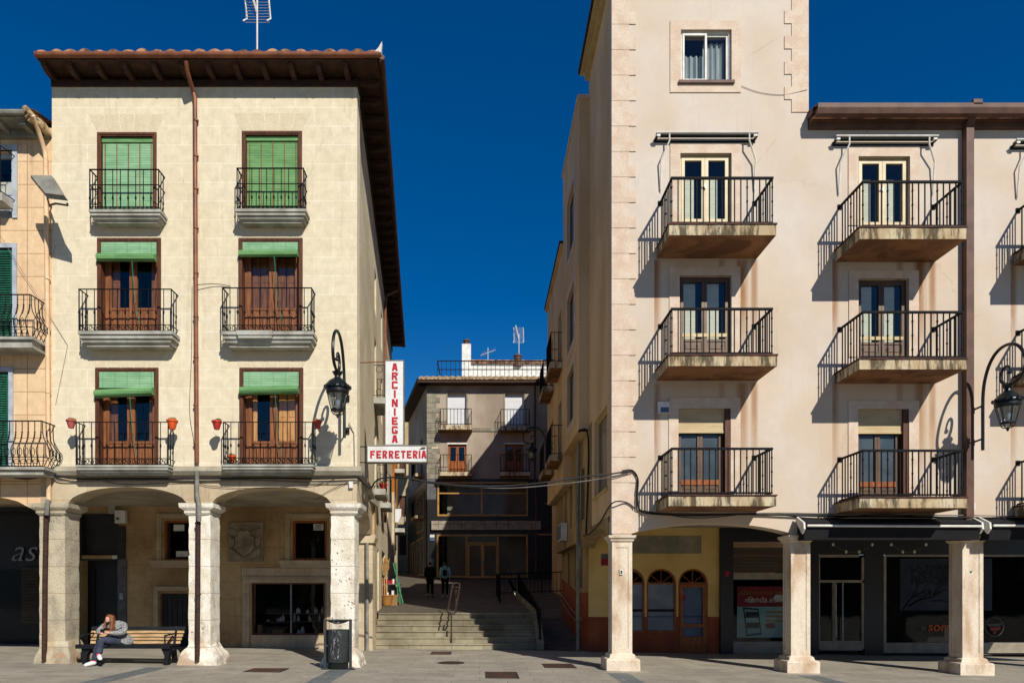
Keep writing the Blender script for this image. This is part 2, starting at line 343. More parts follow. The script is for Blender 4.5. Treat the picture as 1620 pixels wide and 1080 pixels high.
def paving(name, c1, c2, bw, rh, band=None):
    n = NT(name); p = n.pos(); x, y, z = n.sep(p)
    v = n.comb(n.math('ADD', x, n.math('MULTIPLY', n.noise(.6, p, 2), .03)), y, 0.)
    b = n.new('ShaderNodeTexBrick'); n.ln(v, b.inputs['Vector']); b.inputs['Scale'].default_value = 1; b.offset = .5
    b.inputs['Mortar Size'].default_value = .007; b.inputs['Mortar Smooth'].default_value = .4
    b.inputs['Brick Width'].default_value = bw; b.inputs['Row Height'].default_value = rh
    b.inputs['Color1'].default_value = lin(c1); b.inputs['Color2'].default_value = lin(c2); b.inputs['Mortar'].default_value = lin(tuple(q*.62 for q in c1))
    c = n.mix(n.math('MULTIPLY', n.rng(n.noise(.9, p, 6, .7), .4, .68), .5), b.outputs[0], lin(tuple(q*.78 for q in c1)))
    g = n.math('MULTIPLY', n.rng(n.noise(50, p, 4, .8), .3, .7, .86, 1.08), n.rng(n.noise(6, p, 6, .7), .3, .7, .9, 1.06))
    c = n.mix(1, c, n.comb(g, g, g), 'MULTIPLY')
    sp = n.rng(n.noise(9, p, 3, .5), .71, .73); c = n.mix(n.math('MULTIPLY', sp, .45), c, lin((196,192,178)))
    gum = n.rng(n.noise(16, p, 2, .4), .70, .72); c = n.mix(n.math('MULTIPLY', gum, .6), c, lin((60,56,50)))
    dirt = n.rng(n.noise(1.7, n.pos((.5,1.6,1)), 7, .72), .50, .66); c = n.mix(n.math('MULTIPLY', dirt, .4), c, lin(tuple(q*.6 for q in c1)))
    n.bump(n.math('SUBTRACT', n.noise(30, p, 5), n.math('MULTIPLY', b.outputs['Fac'], .5)), .01, .4)
    return n.out(c, n.rng(n.noise(2, p, 4), .3, .7, .6, .85), 0, .35)
MT['pave'] = paving('plaza_slabs', (160,152,136), (144,137,122), 1.1, .55)
MT['bandpave'] = paving('slate_band', (108,112,110), (98,102,102), .5, .8)
MT['alleypave'] = paving('alley_slabs', (98,89,74), (84,76,62), .7, .35)
MT['grate'] = M('cast_iron_cover', (66,52,44), (48,40,36), 12, .7, .3, bump=.4)

# ---------------------------------------------------------------- mesh building
WO = {}                                               # world origin of each object
def org(o): return WO.get(o.name, Vector((0,0,0)))
class Fr:                                             # wall frame: a = run along wall, d = depth behind its face, z up
    def __init__(s, ox, oy, ux, uy, nx, ny):
        l = math.hypot(ux, uy); s.o = Vector((ox, oy, 0)); s.u = Vector((ux/l, uy/l, 0)); l = math.hypot(nx, ny); s.n = Vector((nx/l, ny/l, 0))
    def __call__(s, a, d, z): return s.o+s.u*a+s.n*d+Vector((0,0,z))
W = Fr(0,0,1,0,0,1)
class MB:
    def __init__(s, F=W): s.v = []; s.f = []; s.F = F
    def add(s, vs, fs):
        k = len(s.v); s.v += [s.F(*p) for p in vs]; s.f += [tuple(i+k for i in f) for f in fs]; return s
    def box(s, x0, x1, y0, y1, z0, z1):
        return s.add([(x0,y0,z0),(x1,y0,z0),(x1,y1,z0),(x0,y1,z0),(x0,y0,z1),(x1,y0,z1),(x1,y1,z1),(x0,y1,z1)],
                     [(0,3,2,1),(4,5,6,7),(0,1,5,4),(1,2,6,5),(2,3,7,6),(3,0,4,7)])
    def prism(s, pts, ax, t0, t1):                    # pts: 2D outline; ax 0: in (y,z) run x; 1: in (x,z) run y; 2: in (x,y) run z
        def mk(p, t): return (t, p[0], p[1]) if ax == 0 else (p[0], t, p[1]) if ax == 1 else (p[0], p[1], t)
        n = len(pts); return s.add([mk(p, t0) for p in pts]+[mk(p, t1) for p in pts],
            [tuple(range(n)), tuple(range(2*n-1, n-1, -1))]+[(i, (i+1) % n, n+(i+1) % n, n+i) for i in range(n)])
    def quad(s, *p): return s.add(list(p), [tuple(range(len(p)))])
    def tube(s, path, r, n=6, closed=False):
        P = [Vector(p) for p in path]; m = len(P); k0 = []
        prev = None
        for i, p in enumerate(P):
            if closed: d = P[(i+1) % m]-P[i-1]
            else: d = P[min(i+1, m-1)]-P[max(i-1, 0)]
            d.normalize()
            if prev is None:
                a = Vector((0,0,1)) if abs(d.z) < .9 else Vector((1,0,0)); a = d.cross(a).normalized()
            else: a = (prev-d*prev.dot(d)).normalized()
            prev = a; b = d.cross(a); rr = r[i] if isinstance(r, (list, tuple)) else r
            k0.append([tuple(p+a*rr*math.cos(t*2*math.pi/n)+b*rr*math.sin(t*2*math.pi/n)) for t in range(n)])
        vs = [q for ring in k0 for q in ring]; fs = []
        for i in range(m if closed else m-1):
            j = (i+1) % m
            for t in range(n): fs.append((i*n+t, i*n+(t+1) % n, j*n+(t+1) % n, j*n+t))
        if not closed: fs += [tuple(range(n-1, -1, -1)), tuple((m-1)*n+t for t in range(n))]
        return s.add(vs, fs)
    def bar(s, p, q, r, n=5): return s.tube([p, q], r, n)
    def lathe(s, c, prof, n=16, sx=1, sy=1, ph=0):    # prof [(r, z)] about vertical axis through c
        m = len(prof); vs = []; fs = []
        for r, z in prof:
            for t in range(n): a = t*2*math.pi/n+ph; vs.append((c[0]+r*sx*math.cos(a), c[1]+r*sy*math.sin(a), c[2]+z))
        for i in range(m-1):
            for t in range(n): fs.append((i*n+t, i*n+(t+1) % n, (i+1)*n+(t+1) % n, (i+1)*n+t))
        fs += [tuple(range(n-1, -1, -1)), tuple((m-1)*n+t for t in range(n))]
        return s.add(vs, fs)
    def ring(s, x0, x1, y0, y1, z0, z1, w, wb=None):  # rectangular frame in the x-z plane
        wb = w if wb is None else wb
        s.box(x0, x0+w, y0, y1, z0, z1); s.box(x1-w, x1, y0, y1, z0, z1)
        s.box(x0+w, x1-w, y0, y1, z1-w, z1)
        if wb: s.box(x0+w, x1-w, y0, y1, z0, z0+wb)
        return s
    def wall(s, a0, a1, z0, z1, d0, d1, holes=()):
        xs = sorted({a0, a1, *[h[0] for h in holes], *[h[1] for h in holes]}); zs = sorted({z0, z1, *[h[2] for h in holes], *[h[3] for h in holes]})
        xs = [x for x in xs if a0 <= x <= a1]; zs = [z for z in zs if z0 <= z <= z1]
        ins = lambda x, z: any(h[0] < x < h[1] and h[2] < z < h[3] for h in holes)
        for i in range(len(xs)-1):
            for j in range(len(zs)-1):
                if ins((xs[i]+xs[i+1])/2, (zs[j]+zs[j+1])/2): continue
                for d in (d0, d1): s.quad((xs[i],d,zs[j]), (xs[i+1],d,zs[j]), (xs[i+1],d,zs[j+1]), (xs[i],d,zs[j+1]))
        for h in list(holes)+[(a0,a1,z0,z1)]:
            x0, x1, y0, y1 = h
            s.quad((x0,d0,y0),(x0,d1,y0),(x0,d1,y1),(x0,d0,y1)); s.quad((x1,d0,y0),(x1,d1,y0),(x1,d1,y1),(x1,d0,y1))
            s.quad((x0,d0,y0),(x1,d0,y0),(x1,d1,y0),(x0,d1,y0)); s.quad((x0,d0,y1),(x1,d0,y1),(x1,d1,y1),(x0,d1,y1))
        return s
    def arch(s, a0, a1, zs, zc, zt, d0, d1, n=24, pw=(2.2,.6)):  # wall above an arched opening
        P = []
        for i in range(n+1):
            t = -1+2*i/n; P.append((a0+(a1-a0)*i/n, zs+(zc-zs)*(max(0, 1-abs(t)**pw[0]))**pw[1]))
        for (x0, y0), (x1, y1) in zip(P, P[1:]):
            for d in (d0, d1): s.quad((x0,d,y0),(x1,d,y1),(x1,d,zt),(x0,d,zt))
            s.quad((x0,d0,y0),(x1,d0,y1),(x1,d1,y1),(x0,d1,y0))
        return s
    def build(s, name, mat, parent=None, smooth=False, base=None):
        me = bpy.data.meshes.new(name); o0 = org(parent) if parent else None
        if parent is None:
            if base is None:
                zz = min(v.z for v in s.v); base = Vector((sum(v.x for v in s.v)/len(s.v), sum(v.y for v in s.v)/len(s.v), zz))
            o0 = Vector(base)
        me.from_pydata([tuple(v-o0) for v in s.v], [], s.f); me.validate()
        bm = bmesh.new(); bm.from_mesh(me); bmesh.ops.remove_doubles(bm, verts=bm.verts, dist=1e-5)
        bmesh.ops.recalc_face_normals(bm, faces=bm.faces); bm.to_mesh(me); bm.free()
        me.materials.append(MT[mat] if isinstance(mat, str) else mat)
        if smooth:
            for f in me.polygons: f.use_smooth = True
            try: me.set_sharp_from_angle(angle=R(40))
            except Exception: pass
        o = bpy.data.objects.new(name, me); COL.objects.link(o)
        if parent: o.parent = parent; WO[o.name] = o0.copy()
        else: o.location = o0; WO[o.name] = o0.copy()
        return o
def tag(o, label=None, cat=None, group=None, kind=None):
    if label: o['label'] = label
    if cat: o['category'] = cat
    if group: o['group'] = group
    if kind: o['kind'] = kind
    return o
def thing(name, loc, label, cat, group=None):
    o = bpy.data.objects.new(name, None); COL.objects.link(o); o.location = loc; o.empty_display_size = .3
    WO[o.name] = Vector(loc); return tag(o, label, cat, group)
def text(body, size, p, rotz, mat, name, parent, ext=.004, off=0., sx=1., align='CENTER', ls=1., shear=0., rotx=90):
    cu = bpy.data.curves.new('t', 'FONT'); cu.body = body; cu.size = size; cu.extrude = ext; cu.offset = off
    cu.align_x = align; cu.align_y = 'CENTER'; cu.space_line = ls; cu.shear = shear; cu.resolution_u = 3
    t = bpy.data.objects.new('t', cu); COL.objects.link(t)
    bpy.context.view_layer.update()
    me = bpy.data.meshes.new_from_object(t.evaluated_get(bpy.context.evaluated_depsgraph_get())); bpy.data.objects.remove(t)
    from mathutils import Matrix
    me.transform(Matrix.Translation(Vector(p)-org(parent)) @ Matrix.Rotation(R(rotz), 4, 'Z') @ Matrix.Rotation(R(rotx), 4, 'X') @ Matrix.Diagonal((sx,1,1,1)))
    me.materials.clear(); me.materials.append(MT[mat]); me.name = name
    o = bpy.data.objects.new(name, me); COL.objects.link(o); o.parent = parent; WO[o.name] = org(parent).copy(); return o
def rough(o, amp, sc, seed=0):                        # weather a mesh: push its vertices about with noise
    w0 = org(o)
    for v in o.data.vertices:
        p = (v.co+w0)*sc+Vector((seed,0,0)); d = Vector((mnoise.noise(p), mnoise.noise(p+Vector((9,3,1))), mnoise.noise(p+Vector((4,7,5)))*.4)); v.co += d*amp
    return o
def loft(mb, cx_, cy_, secs, k=6):                    # square sections [(z, hx, hy)] with k cells a side
    vs = []; fs = []; n = 4*k
    for z, hx, hy in secs:
        for sd in range(4):
            for i in range(k):
                t = -1+2*i/k; q = [(t,-1),(1,t),(-t,1),(-1,-t)][sd]
                rr = .985 if i == 0 else 1
                vs.append((cx_+q[0]*hx*rr, cy_+q[1]*hy*rr, z))
    for j in range(len(secs)-1):
        for i in range(n): fs.append((j*n+i, j*n+(i+1) % n, (j+1)*n+(i+1) % n, (j+1)*n+i))
    fs += [tuple(range(n-1,-1,-1)), tuple((len(secs)-1)*n+i for i in range(n))]
    return mb.add(vs, fs)
def dense(secs, step=.05):
    out = [secs[0]]
    for a, b in zip(secs, secs[1:]):
        m = max(1, int(abs(b[0]-a[0])/step))
        for i in range(1, m+1): t = i/m; out.append(tuple(a[q]+(b[q]-a[q])*t for q in range(3)))
    return out
# ---------------------------------------------------------------- ground, steps, alley
g = MB(); xs = [-160,-60,-30,-20,-10,0,10,20,30,60,160]; ys = [-160,-40,0,8,12,14,16,18,20,21,22,24,60,160]
for i in range(len(xs)-1):
    for j in range(len(ys)-1):
        a, b, c, d = xs[i], xs[i+1], ys[j], ys[j+1]; g.quad((a,c,gz(a)),(b,c,gz(b)),(b,d,gz(b)),(a,d,gz(a)))
tag(g.build('ground', 'pave', base=(0,0,0)), kind='structure')
for i, (x0, x1, y0, y1) in enumerate(((-7.35,-6.9,9,15.35),(-3.3,-2.85,9,15.4),(2.8,3.25,9,15.4),(7.0,7.45,9,15.4),(-12,16,20.3,20.75))):
    m = MB(); n = 12
    for k in range(n):
        a = x0+(x1-x0)*k/n; b = x0+(x1-x0)*(k+1)/n; m.quad((a,y0,gz(a)+.004),(b,y0,gz(b)+.004),(b,y1,gz(b)+.004),(a,y1,gz(a)+.004))
    if i < 4: tag(m.build('paving_band', 'bandpave', base=((x0+x1)/2,y0,0)), kind='structure')
ST_Y, ST_R, ST_T = 21.3, .18, .28
LX = lambda y: -2.836-.082*(y-16)                     # face of the left building along the alley
st = MB()
prof = [(ST_Y, -.3)]
for k in range(6):
    y0 = ST_Y+k*ST_T; z1 = (k+1)*ST_R
    prof += [(y0, z1-.045), (y0-.025, z1-.04), (y0-.025, z1)]
    if k < 5: prof += [(y0+ST_T, z1)]
prof += [(ST_Y+5*ST_T+.6, 6*ST_R), (ST_Y+5*ST_T+.6, -.3)]
st.prism(prof, 0, -3.33, 1.72)
steps = tag(st.build('steps', 'concrete', base=(-.8,ST_Y,0)), kind='structure')
nb = MT['concrete']
al = MB()
ap = [(22.9, 1.081), (26, 1.2), (33, 1.50), (45, 2.62), (60, 3.6), (85, 4.8)]
for (y0, z0), (y1, z1) in zip(ap, ap[1:]):
    for (xa0, xb0, xa1, xb1) in ((-7 if y0 < 34 else -30, 1.72, -7 if y1 < 34 else -30, 1.72),):
        al.quad((LX(y0)-.3, y0, z0), (1.72, y0, z0), (1.72, y1, z1), (LX(y1)-.3 if y1 < 40 else -20, y1, z1))
tag(al.build('alley_pavement', 'alleypave', base=(0,23,1)), kind='structure')
rm = MB(); rp = [(21.3, -.02), (23, .16), (28, .85), (33, 1.48), (45, 2.6)]
for (y0, z0), (y1, z1) in zip(rp, rp[1:]): rm.quad((1.94,y0,z0),(4.2 if y0 < 28 else 14,y0,z0),(4.2 if y1 < 28 else 14,y1,z1),(1.94,y1,z1))
tag(rm.build('ramp', 'alleypave', base=(3,21,0)), kind='structure')
sw = thing('stair_wall', (1.83,21.2,0), 'low stone wall dividing the wide steps from the dark ramp', 'wall')
m = MB(); m.prism([(21.2,-.1),(21.2,.22),(22.9,1.2),(34,1.75),(34,-.1)], 0, 1.72, 1.94); m.build('wall_body', 'concrete', sw)

# ---------------------------------------------------------------- shared builders
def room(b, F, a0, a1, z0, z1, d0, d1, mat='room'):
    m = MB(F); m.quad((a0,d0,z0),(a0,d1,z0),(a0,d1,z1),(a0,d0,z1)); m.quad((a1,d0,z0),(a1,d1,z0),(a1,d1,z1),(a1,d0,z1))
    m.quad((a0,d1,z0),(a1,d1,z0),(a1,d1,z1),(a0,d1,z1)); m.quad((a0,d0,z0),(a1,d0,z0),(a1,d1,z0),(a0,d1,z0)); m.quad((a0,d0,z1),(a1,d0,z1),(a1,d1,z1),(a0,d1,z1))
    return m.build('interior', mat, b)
def leaves(b, F, a0, a1, z0, z1, d, mat, n=2, fw=.06, panel=0., glass='glass', th=.045, name='window', topbar=0., handle=None, outer=.05):
    m = MB(F); m.ring(a0, a1, d-.01, d+th+.01, z0, z1, outer, outer*.8)
    w_ = (a1-a0-2*outer)/n; panes = []
    for k in range(n):
        x0 = a0+outer+w_*k+.003; x1 = x0+w_-.006; zz0 = z0+outer*.8+.003; zz1 = z1-outer-.003
        m.ring(x0, x1, d-.022, d+th, zz0, zz1, fw, fw)
        pb = zz0+fw
        if panel:
            m.box(x0+fw, x1-fw, d-.004, d+th-.01, pb, pb+panel); m.box(x0+fw+.05, x1-fw-.05, d-.016, d, pb+.05, pb+panel-.05)
            m.box(x0+fw, x1-fw, d-.02, d+th-.004, pb+panel, pb+panel+.05); pb += panel+.05
        if topbar: m.box(x0+fw, x1-fw, d-.018, d+th-.004, zz1-topbar-.04, zz1-topbar)
        panes.append((x0+fw, x1-fw, pb, zz1-fw))
    o = m.build(name, mat, b)
    for (x0, x1, p0, p1) in panes: MB(F).box(x0, x1, d+.012, d+.018, p0, p1).build('pane', glass, o)
    if handle is not None:
        h = (a0+a1)/2; MB(F).box(h-.012, h+.012, d-.06, d-.02, handle-.05, handle+.05).box(h-.07, h+.012, d-.065, d-.045, handle-.008, handle+.01).build('handle', 'steel', o)
    return o, panes
def rail_left(bal, F, a0, a1, z0, z1, dp, scroll=.13, mid=False, gap=.17):
    m = MB(F); d = -dp
    for zz, t in ((z1, .018), (z0+.02, .012), (z0+scroll+.02, .010)):
        if zz == z1: m.box(a0-.01, a1+.01, d-.02, d+.02, zz-.012, zz); m.box(a0-.01, a0+.02, d+.02, 0, zz-.012, zz); m.box(a1-.02, a1+.01, d+.02, 0, zz-.012, zz)
        else: m.bar((a0,d,zz),(a1,d,zz),t); m.bar((a0,d,zz),(a0,0,zz),t); m.bar((a1,d,zz),(a1,0,zz),t)
    if mid: zz = z0+(z1-z0)*.62; m.bar((a0,d,zz),(a1,d,zz),.012); m.bar((a0,d,zz),(a0,0,zz),.012); m.bar((a1,d,zz),(a1,0,zz),.012)
    n = max(2, round((a1-a0)/gap))
    pts = [(a0+(a1-a0)*k/n, d) for k in range(n+1)]+[(a, d+dp*q) for a in (a0, a1) for q in (.36, .72)]
    for (a, dd) in pts:
        c = a in (a0, a1) and dd == d
        m.bar((a,dd,z0-.02),(a,dd,z1-.01), .014 if c else .0095)
        zc = z0+(z1-z0)*(.45 if not mid else .3)
        m.tube([(a,dd,zc-.05),(a,dd,zc-.02),(a,dd,zc+.02),(a,dd,zc+.05)], [.009,.02,.02,.009], 6)
    rl = m.build('railing', 'iron', bal)
    s_ = MB(F); k = int((a1-a0)/.1)
    for i in range(k):
        c = a0+(a1-a0)*(i+.5)/k; zc = z0+.02+scroll/2; r = scroll*.42
        path = [(c+math.cos(t)*r*(1-q*.05)*(.85), d, zc+math.sin(t)*r*(1-q*.05)) for q, t in enumerate([j*.75+(i % 2)*math.pi for j in range(11)])]
        s_.tube(path, .008, 4)
    s_.build('scrollwork', 'iron', rl)
    return rl
def slab_left(b, F, a0, a1, zt, zb, dp, step=None):
    h = zt-zb; m = MB(F)
    m.box(a0, a1, -dp, 0, zt-h*.24, zt)
    m.box(a0+.05, a1-.05, -dp+.05, 0, zt-h*.34, zt-h*.241)
    m.box(a0+.02, a1-.02, -dp+.02, 0, zt-h*.52, zt-h*.341)
    m.prism([(0, zt-h*.521), (-dp+.05, zt-h*.521), (-dp+.07, zt-h*.75), (-dp+.12, zt-h*.86), (0, zt-h*.86)], 0, a0+.07, a1-.07)
    m.box(a0+.13, a1-.13, -dp+.13, 0, zb, zt-h*.861)
    if step: m.box(step[0], step[1], -dp-.05, -dp, zt-h*.32, zt-.002); m.box(step[0]+.02, step[1]-.02, -dp-.03, -dp+.02, zt-h*.52, zt-h*.34)
    return m.build('balcony', 'greystone', b)
def flower_pot(p, mat, label, grp, s=1., plant='plant'):
    t = thing('flower_pot', p, label, 'flower pot', grp)
    m = MB(); m.lathe(p, [(.055*s,0),(.075*s,.07*s),(.092*s,.14*s),(.108*s,.145*s),(.108*s,.18*s),(.09*s,.18*s),(.088*s,.16*s)], 14); m.build('pot', mat, t, True)
    m = MB()
    for _ in range(70):
        a = random.uniform(0, 6.28); r = random.uniform(0,.085*s); h = random.uniform(.02,.08)*s; c = Vector(p)+Vector((r*math.cos(a), r*math.sin(a), .16*s))
        q = c+Vector((random.uniform(-.03,.03)*s, random.uniform(-.03,.03)*s, h)); w_ = .012*s
        m.quad(tuple(c+Vector((-w_,0,0))), tuple(c+Vector((w_,0,0))), tuple(q+Vector((w_*.6,w_,0))), tuple(q))
    m.build('foliage', plant, t)
    return t

# ================================================================ LEFT: cream stone building
FA = Fr(0,16,1,0,0,1)                                 # front face, a = world x
SD = Fr(-2.836,16,-.082,1,-1,-.082)                   # alley face
LB = thing('stone_building', (-6.3,16,0), 'cream ashlar building with four floors, green blinds and arcade of worn stone pillars', 'building')
ZT = 13.5
wins = {'top': [(fx(154),fx(248),fz(331),fz(210)), (fx(383),fx(478),fz(331),fz(208))],
        'mid': [(fx(154),fx(255),fz(523),fz(377)), (fx(377.5),fx(479),fz(523),fz(377))],
        'low': [(fx(151),fx(251),fz(736),fz(582)), (fx(379),fx(480),fz(736),fz(582))]}
allw = [w_ for v in wins.values() for w_ in v]
XL, XR = -9.86, -2.836
MB(FA).wall(XL, XR, 4.55, ZT, 0, .35, allw).build('wall', 'cream', LB)
sidew = [(5.7,6.5,7.75,9.75,'b'), (5.7,6.5,4.95,6.95,'b'), (5.7,6.5,10.6,11.9,''), (9.0,9.7,4.95,6.95,'b'), (9.0,9.7,7.9,9.5,''), (9.0,9.7,10.6,11.9,''), (13.4,14.0,4.95,6.9,''), (13.4,14.0,7.9,9.5,''), (13.4,14.0,10.8,11.8,'')]
MB(SD).wall(.35, 17.6, 4.17, ZT, 0, .35, [s_[:4] for s_ in sidew]).wall(0, .35, 4.46, ZT, 0, .002).build('wall', 'side', LB)
core = MB(); core.box(-9.8, -4.9, 17.4, 33.3, 4.5, 13.4); core.quad((-9.8,33.3,0),(-4.5,33.3,0),(-4.5,33.3,13.5),(-9.8,33.3,13.5)); core.quad((-9.83,16.34,10.5),(-9.83,33.3,10.5),(-9.83,33.3,13.7),(-9.83,16.34,13.7))  # solid core added inside the shell to block light, with the rear wall
core.build('core_and_rear_wall', 'side', LB)
# lower storey masonry over the arches
lm = MB(FA)
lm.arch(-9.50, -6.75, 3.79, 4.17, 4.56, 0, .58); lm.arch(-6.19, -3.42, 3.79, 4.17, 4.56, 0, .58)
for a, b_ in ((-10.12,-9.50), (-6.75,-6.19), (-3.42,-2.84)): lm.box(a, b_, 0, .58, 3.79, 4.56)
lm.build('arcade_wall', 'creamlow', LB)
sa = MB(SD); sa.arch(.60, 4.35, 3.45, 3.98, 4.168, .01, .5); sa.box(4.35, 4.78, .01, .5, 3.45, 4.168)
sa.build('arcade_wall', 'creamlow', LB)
MB(SD).wall(4.78, 17.6, -.2, 4.168, .01, .4, [(7.2,8.0,-.2,3.2),(9.6,12.0,-.2,3.3),(13.4,14.2,-.2,3.2)]).build('wall', 'side', LB)
lg = MB(FA); lg.prism([(0,fz(752)),(-.06,fz(752)),(-.13,fz(746)),(-.13,fz(739)),(0,fz(737))], 0, XL, fx(573)); lg.build('cornice', 'ledge', LB)
MB(SD).prism([(0,fz(752)),(-.05,fz(752)),(-.11,fz(746)),(-.11,fz(739)),(0,fz(737))], 0, .06, 4.2).build('cornice', 'ledge', LB)
MB().box(-13.2, -3.1, 16.6, 21.0, 4.34, 4.5).build('arcade_ceiling', 'ceil', LB)
# pillars
def left_pillar(x0, x1, cap, base, mat, amp, seed, zs=3.79):
    cx_ = (x0+x1)/2; hx = (x1-x0)/2; z0 = gz(cx_)
    m = MB(); loft(m, cx_, 16.29, dense([(z0,hx,.29),(zs-.25,hx,.29)], .12), 5); p = m.build('pillar', mat, LB, True); rough(p, amp, 5, seed)
    m = MB(); B = base; hb = (B[1]-B[0])/2; cb = (B[0]+B[1])/2
    loft(m, cb, 16.28, dense([(z0-.05,hb,.40),(z0+.16,hb*.97,.39),(z0+.26,hb*.88,.36),(z0+.42,hx+.02,.32),(z0+.5,hx-.01,.28)], .05), 7); o = m.build('plinth', mat, p, True); rough(o, amp*2.2, 6, seed+3)
    m = MB(); hc = (cap[1]-cap[0])/2; cc = (cap[0]+cap[1])/2
    loft(m, cc, 16.28, dense([(zs-.27,hx+.01,.30),(zs-.22,hx+.05,.34),(zs-.18,hx+.04,.33),(zs-.13,hc-.05,.37),(zs-.10,hc-.01,.40),(zs-.005,hc,.41)], .03), 5); o = m.build('capital', mat, p, True); rough(o, amp*.8, 7, seed+5)
left_pillar(fx(62), fx(103), (fx(50),fx(114)), (fx(58),fx(116)), 'plaster_pillar', .012, 1)
left_pillar(fx(298), fx(333), (fx(285),fx(341)), (fx(283),fx(348)), 'pillar', .016, 2)
left_pillar(fx(523), fx(561), (fx(516),fx(573)), (fx(509),fx(571)), 'pillar', .018, 3)
m = MB(); m.box(-3.58,-3.17,20.45,20.99,-.1,3.2); m.prism([(-3.62,3.2),(-3.13,3.2),(-3.08,3.36),(-3.08,3.45),(-3.67,3.45),(-3.67,3.36)], 1, 20.38, 20.99); m.build('pilaster', 'creamlow', LB)
# back wall of the arcade
FB = Fr(0,21,1,0,0,1)
bw = [(bx(127),bx(187),-.1,bz(885)), (bx(127),bx(187),bz(878),bz(812)), (bx(260),bx(304),bz(886),bz(823)), (bx(463),bx(517),bz(886),bz(823)), (bx(253),bx(304),-.1,bz(938)), (bx(398),bx(514),bz(1004),bz(921))]
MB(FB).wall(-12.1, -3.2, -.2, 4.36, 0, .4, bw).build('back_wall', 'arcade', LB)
s_ = MB(FB)
for (a0,a1,z0,z1) in ((bx(249),bx(313),bz(886),bz(812)), (bx(452),bx(528),bz(886),bz(812))):
    s_.ring(a0, a1, -.05, .002, z0, z1, .13, 0); s_.ring(a0+.05, a1-.05, -.07, -.05, z0, z1-.05, .03, 0)
    s_.prism([(a0-.22,z0),(a1+.22,z0),(a1+.1,z0-.22),(a0-.1,z0-.22)], 1, -.12, .002)
a0, a1, z1 = bx(384), bx(528), bz(911)
s_.ring(a0, a1, -.05, .002, 0.06, z1, .2, 0); s_.ring(a0+.06, a1-.06, -.08, -.05, .06, z1-.06, .05, 0)
s_.ring(bx(244), bx(313), -.05, .002, .06, bz(927), .13, 0)
s_.box(bx(384)-.02, -3.62, -.03, .001, bz(910), bz(898))
s_.build('surround', 'creamlow', LB)
MB(FB).box(bx(398), bx(514), -.03, .2, .03, bz(1004)).build('stall_riser', 'creamlow', LB)
m = MB(FB).ring(bx(260), bx(304), .04, .12, bz(886), bz(823), .06); o = m.build('window', 'orangewood', LB); MB(FB).box(bx(263), bx(302), .08, .09, bz(883), bz(826)).build('pane', 'shopglass', o)
m = MB(FB).ring(bx(463), bx(517), .04, .12, bz(886), bz(823), .07); o = m.build('window', 'orangewood', LB); MB(FB).box(bx(466), bx(514), .08, .09, bz(883), bz(826)).build('pane', 'shopglass', o)
nt = MB(FB).box(bx(495), bx(511), .07, .075, bz(838), bz(828)).build('notice', 'white', o)
for k in range(4): MB(FB).box(bx(497), bx(509)-.04*(k % 2), .066, .0695, bz(830.2+k*2), bz(829.4+k*2)).build('notice_line', 'darkgrey', o)
o2 = MB(FB).box(bx(273), bx(290), .07, .075, bz(839), bz(829)).box(bx(277), bx(296), .07, .075, bz(880), bz(871)).build('notice', 'white', LB)
m = MB(FB).ring(bx(398), bx(514), .02, .1, bz(1004), bz(921), .05); sh = m.build('shop_window', 'wood', LB); MB(FB).box(bx(400), bx(512), .05, .06, bz(1001), bz(923)).build('pane', 'shopglass', sh)
MB(FB).box(bx(459), bx(461), .02, .08, bz(1001), bz(923)).build('mullion', 'steel', sh)
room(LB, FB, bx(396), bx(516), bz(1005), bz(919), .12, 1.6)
m = MB(FB)
for z in (bz(972), bz(985)): m.box(bx(405), bx(505), .7, 1.1, z, z+.02)
m.build('shelf', 'midgrey', sh)
m = MB(FB); rnd = random.Random(3)
for k in range(26):
    a = bx(404)+rnd.random()*(bx(508)-bx(404)); z = rnd.choice((bz(1003), bz(972)+.02, bz(985)+.02)); d = .3 if z < bz(1000) else .85; h = rnd.uniform(.06,.26); r = rnd.uniform(.02,.06)
    m.lathe((a,d,z), [(r,0),(r,h*.6),(r*.4,h*.8),(r*.4,h)], 8)
m.build('wares', 'white', sh)
MB(FB).box(bx(427), bx(442), .25, .4, bz(1003), bz(997)).box(bx(404), bx(410), .2, .3, bz(1003), bz(988)).build('wares', 'card', sh)
# street door with smoked overlight, grey granite jamb
MB(FB).box(bx(127), bx(187), .2, .24, bz(878), bz(812)).ring(bx(127), bx(187), -.01, .2, bz(886), bz(812), .05).build('overlight', 'darkgrey', LB)
dd = MB(FB).box(bx(127)-.3, bx(187)+.3, .405, .45, -.2, 4.3).ring(bx(135), bx(182), .36, .404, .1, bz(895), .08).build('door', 'blackstone', LB)
MB(FB).box(bx(187), bx(201), -.04, .002, .05, bz(885)).build('door_jamb', 'midgrey', LB)
MB(FB).box(bx(187), bx(199), -.05, .002, bz(884), bz(832)).build('door_jamb', 'darkgrey', LB)
MB(FB).box(bx(190.5), bx(196.5), -.07, -.04, bz(948), bz(937)).box(bx(191.5), bx(195.5), -.074, -.07, bz(945), bz(941)).build('intercom', 'steel', LB)
MB(FB).box(bx(178), bx(186), -.03, -.011, bz(883.5), bz(878)).build('number_plate', 'white', LB)
eb = MB(FB).box(bx(187), bx(203), -.2, -.05, bz(828), bz(808)).build('meter_box', 'white', LB)
MB(FB).box(bx(176), bx(186), -.16, -.012, bz(813), bz(799)).build('meter_box', 'greystone', LB)
MB(FB).box(bx(189), bx(194), -.204, -.2, bz(823), bz(819)).build('sticker', 'blueboard', eb)
d3 = MB(FB).box(bx(253), bx(304), .15, .2, -.1, bz(938)); [d3.box(bx(255+k*8), bx(261+k*8), .13, .15, .2, bz(944)) for k in range(6)]; d3.build('door', 'darkgrey', LB)
